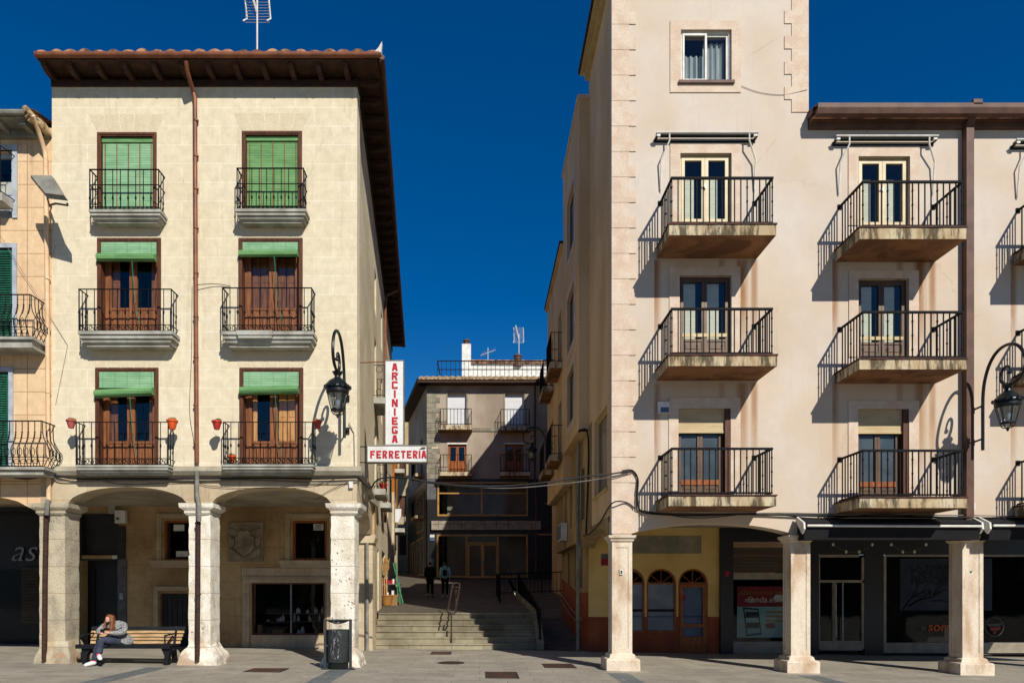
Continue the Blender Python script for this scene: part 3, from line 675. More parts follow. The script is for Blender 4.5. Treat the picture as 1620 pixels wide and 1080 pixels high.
for z0, z1, a0, a1 in ((bz(886),bz(823),bx(256),bx(306)), (bz(886),bz(823),bx(460),bx(520))): room(LB, FB, a0, a1, z0-.02, z1+.02, .14, .9)
# coat of arms carved in a pale slab
cr = MB(FB).box(bx(361), bx(417), -.04, .002, bz(888), bz(826)).build('carved_crest', 'creststone', LB)
def fbp(px, py): return (bx(px), bz(py))
m = MB(FB)
m.prism([fbp(374,849),fbp(403,849),fbp(404,866),fbp(399,874),fbp(388.5,879),fbp(378,874),fbp(373,866)], 1, -.12, -.041)
m.prism([fbp(381,840),fbp(396,840),fbp(399,849),fbp(378,849)], 1, -.15, -.041)
for sg in (-1, 1):
    c = 388.5
    m.prism([fbp(c+sg*16,853),fbp(c+sg*25,847),fbp(c+sg*26,856),fbp(c+sg*21,865),fbp(c+sg*16,860)], 1, -.11, -.041)
    m.prism([fbp(c+sg*14,872),fbp(c+sg*25,866),fbp(c+sg*25,877),fbp(c+sg*10,885),fbp(c+sg*4,881)], 1, -.11, -.041)
    m.bar((bx(c+sg*5),-.06,bz(844)), (bx(c+sg*24),-.06,bz(836)), .03)
    m.tube([(bx(c+sg*(2+5*math.sin(t))),-.07,bz(836-4*math.cos(t))) for t in [j*.5 for j in range(8)]], .022, 5)
m.build('shield', 'creststone', cr)
m = MB(FB); m.box(bx(388), bx(389), -.135, -.121, bz(877), bz(851))
m.ring(bx(377), bx(385), -.14, -.121, bz(861), bz(854), .02); m.ring(bx(392), bx(399), -.14, -.121, bz(864), bz(853), .02); m.bar((bx(376),-.13,bz(868)),(bx(386),-.13,bz(864)),.012)
m.build('shield_charge', 'creststone', cr)

# windows and balconies
def lw_window(x0, x1, z0, z1, kind, blind=None):
    h = .42; c = (x0+x1)/2; hw_ = (x1-x0)/2; n = 5
    for k in range(n):
        f = lambda t, q: c+hw_*(1+q*.30)*(-1+2*t)
        t0, t1 = k/n+.01, (k+1)/n-.01
        MB(FA).prism([(f(t0,0),z1+.01),(f(t1,0),z1+.01),(f(t1,1),z1+h),(f(t0,1),z1+h)], 1, -.004, .0).build('lintel_stone', 'voussoir', LB)
    m = MB(FA); m.ring(x0, x1, -.02, .2, z0, z1, .085, 0); m.ring(x0+.03, x1-.03, -.035, -.02, z0, z1-.03, .025, 0); fr_ = m.build('window', 'wood', LB)
    a0, a1, zt = x0+.085, x1-.085, z1-.085
    room(LB, FA, a0-.02, a1+.02, z0, z1, .33, 1.1)
    if kind == 'full':
        bm_ = blind
        MB(FA).box(a0+.01, a1-.01, .06, .075, z0+.02, zt-.1).build('blind', bm_, fr_)
        MB(FA).box(a0+.005, a1-.005, .03, .09, zt-.11, zt-.01).build('blind_rail', 'blind', fr_)
        m = MB(FA)
        for k in range(5): a = a0+(a1-a0)*(.06+.22*k); m.box(a-.008, a+.008, .05, .06, z0+.03, zt-.1)
        m.build('blind_cord', 'rust_cord', fr_)
    else:
        o, panes = leaves(LB, FA, a0, a1, z0, zt, .2, 'leafwood', 2, .085, .42, name='balcony_door')
        for i, (p0, p1, q0, q1) in enumerate(panes):  # folded inner shutters behind the glass
            m = MB(FA); wq = p1-p0; inner = [(p0+.01, p0+wq*.45), (p0+wq*.5, p1-.01)]
            if kind == 'openleft' and i == 0: inner = [(p0+.005, p0+wq*.24)]
            if kind == 'partial': inner = [(p0+.005, p0+wq*.38)] if i == 0 else [(p1-wq*.28, p1-.005)]
            hh = q1-(.12 if kind != 'openleft' else .30)
            for (u0, u1) in inner:
                m.box(u0, u1, .26, .28, q0-.3, hh)
                for (r0, r1) in ((.03,.45),(.52,.93)): m.box(u0+.03, max(u0+.05,u1-.03), .252, .26, q0+(hh-q0)*r0, q0+(hh-q0)*r1)
            m.build('inner_shutter', 'lightwood' if kind == 'openleft' else 'leafwood', o)
        bh = blind
        MB(FA).box(a0+.01, a1-.02, -.015, -.003, zt-bh*.62, zt-.01).build('blind', 'blindpale', fr_)
        m = MB(FA); zr = zt-bh*.8
        tl = (.05 if blind > .55 else -.02)*(1 if x0 < -6 else .3); m.tube([(a0-.05,-.06,zr-tl),(a1-.01,-.06,zr+.012)], .085*(bh/.45)**.5, 9); rl = m.build('blind_roll', 'blind', fr_, True)
        c = a0+(a1-a0)*.58
        MB(FA).tube([(c,-.09,zr-.06),(c+.03,-.1,zr-.4),(c+.06,-.1,zr-.8),(c+.11,-.08,zr-1.25),(c+.2,-.1,z0+.1)], .008, 4).build('blind_cord', 'greencord', fr_)
    return fr_
lw_window(*wins['top'][0], 'full', 'blindpale'); lw_window(*wins['top'][1], 'full', 'blind')
lw_window(*wins['mid'][0], 'partial', .50); lw_window(*wins['mid'][1], 'closed', .38)
lw_window(*wins['low'][0], 'partial', .60); lw_window(*wins['low'][1], 'openleft', .56)
def lbal(px0, px1, pyt, pyb, rx0, rx1, ryt, dp=.40, mid=False, step=None):
    Yf = 16-dp; a0 = (px0-PX)*Yf/FL; a1 = (px1-PX)*Yf/FL; zt = EYE-(pyt-PY)*Yf/FL; zb = EYE-(pyb-PY)*Yf/FL
    bl = slab_left(LB, FA, a0, a1, zt, zb, dp, step)
    Yr = Yf+.05; rail_left(bl, FA, (rx0-PX)*Yr/FL, (rx1-PX)*Yr/FL, zt, EYE-(ryt-PY)*Yr/FL, dp-.05, .13 if not mid else .06, mid, .17)
    return bl
lbal(140, 254, 331, 348, 142, 251, 268, .36, True); lbal(372, 484, 330, 348, 375, 480, 266, .36, True)
lbal(123, 273, 523, 545, 125, 271, 457); lbal(350, 496, 523.5, 546, 352, 493, 455, .40, False, (-5.45,-4.65))
lbal(118.5, 266, 735, 749, 120.5, 266, 667); lbal(350, 495.6, 734, 748.5, 353.5, 494.4, 667)
for a0, a1, z0, z1, k in sidew:
    m = MB(SD); m.ring(a0, a1, .1, .16, z0, z1, .06); m.box((a0+a1)/2-.03, (a0+a1)/2+.03, .1, .15, z0, z1); o = m.build('window', 'wood', LB)
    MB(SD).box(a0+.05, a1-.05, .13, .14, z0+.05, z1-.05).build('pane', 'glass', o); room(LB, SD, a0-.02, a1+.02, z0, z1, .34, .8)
    if k:
        m = MB(SD).box(a0-.35, a1+.35, -.36, 0, z0-.2, z0-.02); bl = m.build('balcony', 'greystone', LB)
        m = MB(SD); b0, b1 = a0-.32, a1+.32; dq = -.33
        for zz in (z0+.05, z0+.98): m.bar((b0,dq,zz),(b1,dq,zz),.012); m.bar((b0,dq,zz),(b0,0,zz),.012); m.bar((b1,dq,zz),(b1,0,zz),.012)
        for q in range(9): a = b0+(b1-b0)*q/8; m.bar((a,dq,z0),(a,dq,z0+.98),.009)
        for q in (.0,.17): m.tube([(b0,-.17+.1*math.cos(t),z0+(.15 if q else .85)+.1*math.sin(t)) for t in [j*.63 for j in range(10)]], .008, 4, True)
        for q in (-.11,-.22): m.bar((b0,q,z0),(b0,q,z0+.5),.009)
        m.build('railing', 'iron', bl)
for a0, a1 in ((7.2,8.0),(9.6,12.0),(13.4,14.2)): room(LB, SD, a0-.02, a1+.02, .8, 3.35, .4, 1.2)

# eaves: boards, rafters, gutter, tiles
ez = 13.60
def ridge_roof():
    m = MB(); tx, ty = XL, 15.46
    def H(x, y):
        v = Vector((x, y, 0))-SD.o; e = v.dot(SD.n)+.56
        a, b_ = max(0, y-15.46), max(0, e)
        q = x if a < b_ else y
        return ez+.13+.32*min(a, b_, 4.5)+.085*abs(math.sin(q*math.pi/.32))**.7+.02*math.sin(q*7.3)*math.sin(q*3.1)
    def edge(y): p = SD(0, -.56, 0); return p.x-.082*(y-p.y)
    ys = [15.46, 15.7, 16, 16.5, 17.2, 18, 19, 20, 22]+[22+.1*k for k in range(1, 118)]
    ys = [15.46]+[15.46+.1*k for k in range(1, 182)]
    for y0, y1 in zip(ys, ys[1:]):
        e0, e1 = edge(y0), edge(y1); n_ = 150 if y0 < 15.7 else 40
        for k in range(n_):
            u0, u1 = k/n_, (k+1)/n_
            a, b_ = XL+(e0-XL)*u0, XL+(e0-XL)*u1; c, d = XL+(e1-XL)*u1, XL+(e1-XL)*u0
            m.quad((a,y0,H(a,y0)),(b_,y0,H(b_,y0)),(c,y1,H(c,y1)),(d,y1,H(d,y1)))
    for k in range(150):
        a = XL+(edge(15.46)-XL)*k/150; b_ = XL+(edge(15.46)-XL)*(k+1)/150; m.quad((a,15.46,ez+.09),(b_,15.46,ez+.09),(b_,15.46,H(b_,15.46)),(a,15.46,H(a,15.46)))
    return m.build('roof', 'tile', LB)
rf = ridge_roof()
m = MB(); m.box(XL, -2.30, 15.50, 16.3, ez, ez+.03); m.box(XL, -2.30, 15.47, 15.5, ez-.02, ez+.12); m.box(XL, XR+.02, 15.955, 15.998, 13.36, 13.50); m.build('eave_board', 'darkwood', LB)
m = MB(SD); m.box(-.5, 17.7, -.55, .3, ez+.032, ez+.06); m.box(-.53, 17.7, -.575, -.545, ez-.02, ez+.12); m.box(.03, 17.62, -.045, -.002, 13.36, 13.50); m.build('eave_board', 'darkwood', LB)
for p in (88,127,170,212,257,300,340,383,425,468,510,552):
    x = fx(p); MB().prism([(15.56,13.52),(15.52,13.58),(15.52,13.597),(16.1,13.597),(16.1,13.46),(15.7,13.46)], 0, x-.055, x+.055).build('rafter', 'darkwood', LB)
for k in range(29):
    s0 = .1+.6*k; MB(SD).prism([(-.50,13.52),(-.52,13.58),(-.52,13.595),(.1,13.595),(.1,13.46),(-.36,13.46)], 0, s0-.055, s0+.055).build('rafter', 'darkwood', LB)
m = MB(); m.tube([(XL-.02,15.44,ez+.07),(-2.24,15.44,ez+.07)], .065, 10)
k = XL
while k < -2.4: m.tube([(k,15.44,ez+.07),(k+.03,15.44,ez+.07)], .074, 10); k += .9
m.build('gutter', 'copper', LB, True)
m = MB(SD); m.tube([(-.55,-.60,ez+.07),(17.7,-.60,ez+.07)], .06, 8); m.build('gutter', 'browncorn', LB, True)
MB().prism([(-2.36,ez+.1),(-2.2,ez+.1),(-2.18,ez+.34),(-2.26,ez+.2)], 1, 15.4, 15.5).build('ridge_end', 'white', LB)
pz = lambda px, py, d: (fx(px)*(16-d)/16, 16-d, EYE-(py-PY)*(16-d)/FL)
m = MB(); m.tube([pz(294,97,.52), pz(296,112,.45), pz(301,130,.26), pz(306,146,.09), pz(308.5,156,.07), pz(309,300,.07), pz(310,500,.07), pz(311.5,733,.07)], .048, 10)
for y in (190,246,298,360,431,500,564,640,700): m.tube([pz(310,y,.07), pz(310,y+2.4,.07)], .06, 10)
m.build('downpipe', 'copper', LB, True)
m = MB(); m.tube([pz(311.5,745,.18), pz(311.5,778,.12), pz(312,785,.12), pz(315,800,.28), pz(315,824,.2)], .05, 10); m.build('downpipe', 'greypaint', LB, True)
m = MB(); m.tube([pz(313.5,822,.12), pz(313,940,.12), pz(312,1046,.12)], .055, 10)
for y in (826,938): m.tube([pz(313,y,.12), pz(313,y+3,.12)], .066, 10)
m.build('downpipe', 'darkwood', LB, True)
m = MB(SD); m.tube([(11.2,-.5,13.55),(10.6,-.12,13.1),(10.4,-.08,12.7),(10.4,-.08,4.4)], .05, 8); m.build('downpipe', 'copper', LB, True)
m = MB(); m.bar((-3.32,20.36,-.02),(-3.32,20.36,3.2),.05,8); m.build('downpipe', 'greypaint', LB, True)

# ================================================================ far left: peach building
PB = thing('peach_building', (-12.5,16,0), 'peach rendered building with green shutters and curved iron balconies at the left edge', 'building')
ph = [(-12.3,fx(20),fz(345),fz(237)), (-12.35,fx(20),fz(532),fz(392)), (-12.35,fx(14),fz(742),fz(588))]
MB(FA).wall(-17, XL-.002, 4.3, fz(202), .012, .35, ph).build('wall', 'peach', PB)
MB(FA).arch(-16.5, fx(52)-.1, 3.7, 4.1, 4.31, .012, .5).box(fx(52)-.1, XL-.26, .012, .5, 3.79, 4.305).build('arcade_wall', 'peach', PB)
core = MB(); core.box(-17, -10.0, 17.2, 26, 4.4, 12.4); core.build('core_and_rear_wall', 'peach', PB)
m = MB(FA)
for (a0,a1,z0,z1), w_ in zip(ph, (.11,.10,.10)): m.ring(a0-w_, a1+w_, -.02, .06, z0, z1+w_, w_, 0)
m.build('window_surround', 'greyblue', PB)
for i, (a0,a1,z0,z1) in enumerate(ph):
    room(PB, FA, a0, a1, z0, z1, .34, .9)
    if i == 0:
        o, _ = leaves(PB, FA, a0, a1, z0, z1, .15, 'greyblue', 2, .06, .5)
        MB(FA).box(a0+.1, a1-.1, .21, .22, z0+.1, z0+.95).build('curtain', 'white', o)
    else:
        o, _ = leaves(PB, FA, a0, a1, z0, z1, .2, 'wood', 2, .06, .5)
        for (u0, u1) in ((a0,(a0+a1)/2-.01), ((a0+a1)/2+.01, a1)):
            m = MB(FA); m.ring(u0, u1, .03, .07, z0+.02, z1-.02, .07)
            z = z0+.1
            while z < z1-.1: m.prism([(.03,z),(.04,z),(.068,z+.045),(.058,z+.045)], 0, u0+.07, u1-.07); z += .055
            m.build('shutter', 'greenwood', o)
def bulge_bal(px1, pyt, pyb, ryt, bulge):
    dp = .55; Yf = 16-dp; a1 = (px1-PX)*Yf/FL; a0 = -12.75; zt = EYE-(pyt-PY)*Yf/FL; zb = EYE-(pyb-PY)*Yf/FL; zr = EYE-(ryt-PY)*Yf/FL
    bl = MB(FA).box(a0, a1, -dp, 0, zt-.06, zt).box(a0+.06, a1-.06, -dp+.06, 0, zb, zt-.06).build('balcony', 'greystone', PB)
    m = MB(FA); H = zr-zt
    A1 = a1-.12; A0 = a0+.12; D = -dp+.1
    cs = lambda t: .02+bulge*math.exp(-((t-.32)/.22)**2)
    n = int((A1-A0)/.135)
    for k in range(n+1):
        a = A0+(A1-A0)*k/n; m.tube([(a, D-cs(t), zt+H*t) for t in [j/8 for j in range(9)]], .011, 4)
        if k < n:
            c = a+.067; m.tube([(c+.045*math.cos(t), D-cs(.32), zt+H*.3+.09*math.sin(t)) for t in [j*.7 for j in range(9)]], .008, 4, True)
            m.tube([(c+.06*math.cos(t), D-cs(.12), zt+H*.12+.05*math.sin(t)) for t in [j*.7 for j in range(9)]], .008, 4, True)
        for t in (.55,.6,.65,.7,.75): m.tube([(a, D-cs(t), zt+H*t-.012), (a, D-cs(t), zt+H*t+.012)], .019, 5)
    for q in range(4):
        d = D*(1-q/3.6)
        m.tube([(A1+cs(t), d, zt+H*t) for t in [j/8 for j in range(9)]], .011, 4)
        m.tube([(A1+cs(.32), d+.06*math.cos(t), zt+H*.3+.09*math.sin(t)) for t in [j*.7 for j in range(9)]], .008, 4, True)
    m.tube([(A0,0,zr),(A0,D,zr),(A1,D,zr),(A1+.02,0,zr)], .016, 5); m.tube([(A0,0,zt+.03),(A0,D-.02,zt+.03),(A1+.02,D-.02,zt+.03),(A1+.02,0,zt+.03)], .012, 4)
    m.tube([(A0,D-cs(.2),zt+H*.2),(A1+cs(.2),D-cs(.2),zt+H*.2),(A1+cs(.2),0,zt+H*.2)], .01, 4)
    m.build('railing', 'iron', bl)
bulge_bal(52, 532, 548, 463, .16); bulge_bal(70, 738, 750, 664, .18)
bl = MB(FA).box(-12.75, fx(22), -.4, 0, fz(332), fz(320)).build('balcony', 'greystone', PB)
m = MB(FA)
for zz in (fz(262)+.2, fz(318)): m.tube([(-12.7,-.4,zz),(fx(20),-.4,zz),(fx(24),0,zz)], .013, 5)
for k in range(13): a = -12.7+(fx(20)+12.7)*k/12; m.bar((a,-.4,fz(320)),(a,-.4,fz(262)+.2),.010)
m.build('railing', 'iron', bl)
m = MB(); m.box(-17, -9.92, 15.5, 16.3, 12.33, 12.36); m.box(-17, -9.9, 15.90, 16.01, 12.16, 12.33); m.build('eave_board', 'greypaint', PB)
for k in range(10): x = -10.25-.55*k; MB().box(x-.06, x+.06, 15.56, 15.9, 12.22, 12.33).build('rafter', 'greypaint', PB)
m = MB(); m.tube([(-17,15.45,12.42),(-10.12,15.45,12.40)], .06, 8); m.build('gutter', 'greypaint', PB, True)
m = MB(); N = 140
for i in range(N):
    a = -17+7.1*i/N; b_ = -17+7.1*(i+1)/N; f = lambda t: .04*abs(math.sin(t*math.pi/.26)); m.quad((a,15.48,12.46+f(a)),(b_,15.48,12.46+f(b_)),(b_,18,13.1+f(b_)),(a,18,13.1+f(a)))
m.build('roof', 'tile', PB)
m = MB()
for k, (x, z, r) in enumerate(((-10.0,12.42,.09),(-9.96,12.34,.09),(-9.93,12.27,.08))):
    m.tube([(x-.12,15.42+.03*k,z+.04),(x,15.75,z),(x+.02,15.98,z-.04)], [r,r*.9,r*.8], 8)
m.build('broken_tile', 'oldtile', rf if False else PB)
m = MB(); m.tube([pz(52,183,.52), pz(60,205,.3), pz(70,236,.09), pz(72,246,.07), pz(75,500,.07), pz(77,792,.07)], .05, 10)
for y in (300,440,620,760): m.tube([pz(74+y*.003,y,.07), pz(74+y*.003,y+2,.07)], .06, 10)
m.build('downpipe', 'peachpipe', PB, True)
m = MB(); m.tube([pz(76,792,.12), pz(74.5,796,.22), pz(74,814,.16)], .05, 10); m.build('downpipe', 'greypaint', PB, True)
m = MB(); m.tube([pz(73,812,.08), pz(71,920,.08), pz(70,1046,.10)], .055, 10); m.build('downpipe', 'darkwood', PB, True)
sf = MB(FB).ring(-17, -12.1, -.1, 0, -.2, 4.3, .12).box(-17, -12.1, .3, .35, -.2, 4.3).box(-13.9, -12.3, -.02, .05, bz(893), bz(850)).build('shop_front', 'blackstone', PB)
MB(FB).box(-15, bx(110)+.1, .02, .06, .35, bz(900)).build('pane', 'shopglass', sf)
MB(FB).box(-14, bx(106), .2, .22, .8, bz(897)).build('curtain', 'louvre', sf)
text('as', .95, at(36, 872, 20.93), 0, 'steel', 'lettering', sf, .01, -.012, 1.0, shear=.35)
MB(FB).box(-13.0, -12.12, .3, .38, -.2, 4.3).build('back_wall', 'blackstone', PB)
# ================================================================ RIGHT: beige tower and wing over an arcade
RB = thing('tower_building', (9,16,0), 'beige rendered building with a corner tower, long concrete balconies and square stone pillars', 'building')
RS = Fr(3.03,16,0,1,1,0)
TX0, TX1, WX1, TZ, WZ = 3.03, fx(1278), 17.5, 16.2, fz(206)
tw = (fx(1077),fx(1157),fz(130),fz(48))
def colz(k, z): return z-.07*(k)                       # the facade steps down with the plaza
doors = []
for k in range(3):
    ox = 4.1*k
    if k < 2:
        pts = [[(1076,1157,352,243),(1357.6,1439,357,248)][k], [(1075,1157,560,436),(1357.6,1437.5,565,441)][k], [(1073,1155.6,782,646),(1357,1437.5,785,647)][k]]
        doors.append([(fx(a),fx(b),fz(c),fz(d)) for a,b,c,d in pts])
    else: doors.append([(d[0]+4.1,d[1]+4.1,d[2]-.08,d[3]-.08) for d in doors[1]])
dh = [d for c in doors for d in c]
GZ = 3.36
MB(FA).wall(TX0, TX1, GZ+.05, TZ, 0, .3, [tw]+[d for d in dh if d[0] < TX1]).build('wall', 'right', RB)
MB(FA).wall(TX1, WX1, GZ+.05, WZ, 0, .3, [d for d in dh if d[0] > TX1]).build('wall', 'right', RB)
MB(Fr(TX1,16,0,1,1,0)).wall(.3, 3.6, WZ-.3, TZ, 0, -.3).build('wall', 'rside', RB)
MB(RS).wall(.3, 3.4, 3.55, TZ, 0, .3, [(.62,2.5,4.25,6.25)]).build('wall', 'rside', RB)
o = MB(RS).ring(.62, 2.5, .1, .16, 4.25, 6.25, .06, .06).box(.52, 2.6, -.04, .1, 4.18, 4.25).build('window', 'yellow', RB); MB(RS).box(.66, 2.46, .13, .14, 4.3, 6.2).build('pane', 'frost', o)
core = MB(); core.box(4.3, WX1, 17.4, 26, 3.9, 12.2); core.box(4.3, 7.4, 17.4, 19.3, 12, 16); core.box(3.05, 7.5, 19.36, 19.4, 6, TZ); core.box(3.5, WX1, 17.4, 26, 3.9, 3.95); core.build('core_and_rear_wall', 'rside', RB)
# quoins
m = MB(FA)
z = fz(790); k = 0
yq = 805
while yq > -60:
    m.box(TX0-.012, fx(1006), -.018, .01, fz(yq-2), fz(yq-20)); m.box(TX0-.012, fx(995), -.016, .01, fz(yq-20), fz(yq-42+.4)); yq -= 40.2
m.box(TX0-.012, fx(999), -.017, .01, 3.1, fz(803))
m.build('quoin', 'pink', RB)
m = MB(FA); yq = 178
m.box(fx(1252), TX1+.012, -.018, .01, fz(178), fz(158))
yq = 158
while yq > -60:
    m.box(fx(1240.7), TX1+.012, -.018, .01, fz(yq), fz(yq-20)); m.box(fx(1252), TX1+.012, -.017, .01, fz(yq-20), fz(yq-40)); yq -= 40
m.build('quoin', 'pink', RB)
def surround(o0, o1, z0, z1, hole, zb=None):
    m = MB(FA); h0, h1, hz0, hz1 = hole
    m.box(o0, h0, -.02, .01, z0, z1); m.box(h1, o1, -.02, .01, z0, z1); m.box(h0, h1, -.02, .01, hz1, z1)
    if z0 < hz0: m.box(h0, h1, -.02, .01, z0, hz0)
    return m.build('surround', 'pink', RB)
surround(fx(1060), fx(1172), fz(147), fz(34), tw)
m = MB(FA).ring(tw[0], tw[1], .05, .12, tw[2], tw[3], .045)
xm = (tw[0]+tw[1])/2; m.ring(tw[0]+.05, xm+.03, .03, .07, tw[2]+.05, tw[3]-.05, .045); m.ring(xm-.02, tw[1]-.05, .075, .11, tw[2]+.05, tw[3]-.05, .045)
o = m.build('window', 'white', RB); MB(FA).box(tw[0]+.06, tw[1]-.06, .09, .10, tw[2]+.06, tw[3]-.06).build('pane', 'glass', o)
m = MB(FA)
for i in range(40):
    a = tw[0]+.08+i*(tw[1]-tw[0]-.16)/40; dq = .22+.03*math.sin(i*1.3)
    a2 = a+(tw[1]-tw[0]-.16)/40; dq2 = .22+.03*math.sin((i+1)*1.3); m.quad((a,dq,tw[2]),(a2,dq2,tw[2]),(a2,dq2,tw[2]+(.75 if i < 20 else 1.05)),(a,dq,tw[2]+(.75 if i < 20 else 1.05)))
m.build('curtain', 'netcurtain', o); room(RB, FA, tw[0], tw[1], tw[2], tw[3], .3, 1)
MB(FA).box(tw[0]-.06, tw[1]+.06, -.07, .1, tw[2]-.06, tw[2]+.005).build('sill', 'browncorn', RB)
ohs = [[(1060,1172,228),(1341.7,1454,232)], [(1058.7,1171,422),(1342.6,1453,428)], [(1057.8,1171,629),(1341.7,1453.4,634)]]
def rdoor(k, fl):
    d = doors[k][fl]; kk = min(k, 1); q = ohs[fl][kk]; dx = 4.1 if k == 2 else 0; dz = -.08 if k == 2 else 0
    surround(fx(q[0])+dx, fx(q[1])+dx, d[2], fz(q[2])+dz, d)
    x0, x1, z0, z1 = d; room(RB, FA, x0, x1, z0, z1, .3, 1.0)
    if fl == 0:
        o, ps = leaves(RB, FA, x0, x1, z0, z1, .08, 'alu', 2, .075, name='balcony_door', handle=z0+.85, outer=.045)
        for (p0,p1,q0,q1) in ps: MB(FA).box(p0, p0+(p1-p0)*.62, .16, .17, q0, q0+(q1-q0)*.76).build('inner_blind', 'rollwhite', o)
    elif fl == 1:
        o, ps = leaves(RB, FA, x0, x1, z0, z1, .1, 'alubrown', 2, .06, .22, name='balcony_door', outer=.05)
        for (p0,p1,q0,q1) in ps: MB(FA).box(p0, p0+(p1-p0)*.72, .18, .19, q0, q1).build('inner_blind', 'rollwhite', o)
        MB(FA).box(ps[0][0]-.03, ps[1][1]+.03, .06, .075, z0+.42, z0+.5).build('door_rail', 'alu', o)
    else:
        zb = z1-.5
        MB(FA).box(x0+.015, x1-.12, .06, .085, zb, z1).box(x0+.01, x1-.12, .05, .095, zb-.05, zb).build('roller_blind', 'rollcream', RB)
        MB(FA).box(x1-.12, x1, .0, .2, z0, z1).build('door_post', 'wood', RB)
        o, ps = leaves(RB, FA, x0, x1-.125, z0, z1-.03, .15, 'alubrown', 2, .06, .2, glass='frost', name='balcony_door', outer=.04)
        MB(FA).box(ps[0][0], ps[1][1], .115, .125, z0+.24, z0+.36).build('door_rail', 'orangewood', o)
for k in range(3):
    for fl in range(3): rdoor(k, fl)
slabs = [[(1058.7,1228,353,372),(1057.8,1229.5,560,578.7),(1058,1228,782,800)], [(1360,1529,357.8,378),(1359.7,1529,566,584),(1359.7,1530,785,803)]]
rails = [[(1062.8,1221.7,281.5),(1063,1221,488.3),(1063,1221,709)], [(1365,1522,287.5),(1365,1522,493.3),(1365,1522,712)]]
def rbal(k, fl):
    kk = min(k,1); q = slabs[kk][fl]; r = rails[kk][fl]; dx = 4.1 if k == 2 else 0; dz = -.08 if k == 2 else 0; Y = 14.95
    a0 = (q[0]-PX)*Y/FL+dx; a1 = (q[1]-PX)*Y/FL+dx; zt = EYE-(q[2]-PY)*Y/FL+dz; zb = EYE-(q[3]-PY)*Y/FL+dz
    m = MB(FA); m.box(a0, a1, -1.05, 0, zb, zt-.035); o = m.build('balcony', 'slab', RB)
    MB(FA).box(a0-.02, a1+.02, -1.07, 0, zt-.03, zt).build('floor_tiles', 'rustiron', o)
    Y = 15.03; r0 = (r[0]-PX)*Y/FL+dx; r1 = (r[1]-PX)*Y/FL+dx; zr = EYE-(r[2]-PY)*Y/FL+dz; D = -.97
    m = MB(FA); m.box(r0-.022, r1+.022, D-.022, D+.022, zr-.032, zr+.016); m.box(r0-.02, r0+.02, D+.02, 0, zr-.03, zr+.012); m.box(r1-.02, r1+.02, D+.02, 0, zr-.03, zr+.012)
    m.box(r0-.015, r1+.015, D-.015, D+.015, zt+.03, zt+.065); m.box(r0-.015, r0+.015, D+.015, 0, zt+.03, zt+.065); m.box(r1-.015, r1+.015, D+.015, 0, zt+.03, zt+.065)
    n = 16
    for i in range(n+1):
        a = r0+(r1-r0)*i/n; m.box(a-.0105, a+.0105, D-.0105, D+.0105, zt+.03, zr-.03)
        if i % 4 == 0:
            for t in (.2,.5,.8): zc = zt+(zr-zt)*t; m.box(a-.016, a+.016, D-.016, D+.016, zc-.018, zc+.018)
    for sx in (r0, r1):
        for i in range(1, 8):
            d = D*(1-i/8); m.box(sx-.0105, sx+.0105, d-.0105, d+.0105, zt+.03, zr-.03)
            if i % 4 == 0:
                for t in (.2,.5,.8): zc = zt+(zr-zt)*t; m.box(sx-.016, sx+.016, d-.016, d+.016, zc-.018, zc+.018)
        m.box(sx-.05, sx+.05, -.02, -.001, zr-.07, zr+.04)
    m.build('railing', 'iron', o)
for k in range(3):
    for fl in range(3): rbal(k, fl)
# empty awning frames above the top doors
for k in range(3):
    dx = (0, 281*14.545e-3+.01, 281*14.545e-3+4.11)[k]; dz = (0,-.08,-.16)[k]
    z = fz(222)+dz; a0 = fx(1035)+dx; a1 = fx(1195)+dx
    aw = MB(FA).box(a0, a1, -.16, -.12, z+.02, z+.05).box(a0, a1, -.02, 0, z-.06, z-.02).box(a0, a0+.05, -.16, 0, z-.01, z+.02).box(a1-.05, a1, -.16, 0, z-.01, z+.02).box(a0+.02, a1-.02, -.13, -.04, z+.03, z+.07).build('awning_frame', 'lampiron', RB)
    MB(FA).box(a0+.02, a0+.1, -.17, -.1, z-.01, z+.04).box(a1-.1, a1-.02, -.17, -.1, z-.01, z+.04).tube([(a0+.0,-.18,z+.065),(a1,-.18,z+.065)], .02, 8).build('roller', 'white', aw)
    for sg, a in ((-1, fx(1056)+dx), (1, fx(1181)+dx)):
        m = MB(FA); m.tube([(a,-.17,z+.07),(a,-.17,z-.12),(a+sg*.17,-.1,z-.5),(a+sg*.17,-.03,z-1.15),(a+sg*.17,0,z-1.2)], .018, 6); m.build('awning_arm', 'white', aw)
# wing cornice, gutter, downpipe, tower eave
m = MB(FA); a0 = fx(1275)+.06
m.box(a0, WX1, -.10, 0, fz(206), fz(199)); m.box(a0, WX1, -.17, 0, fz(199)+.001, fz(191)); m.box(a0-.03, WX1, -.25, 0, fz(191)+.001, fz(182)); m.build('cornice', 'browncorn', RB)
gt = MB(FA); zg = EYE-(172-PY)*15.6/FL
gt.prism([(-.26,zg-.1),(-.38,zg-.09),(-.42,zg+.02),(-.42,zg+.12),(-.39,zg+.12),(-.39,zg+.03),(-.26,zg+.02)], 0, a0+.02, WX1); gt.build('gutter', 'browncorn', RB)
m = MB(FA); m.quad((TX1,-.38,zg+.1),(WX1,-.38,zg+.1),(WX1,3.5,zg+1.2),(TX1,3.5,zg+1.2)); m.quad((TX1,0,zg-.08),(WX1,0,zg-.08),(WX1,-.3,zg-.08),(TX1,-.3,zg-.08)); m.build('roof', 'tile', RB)
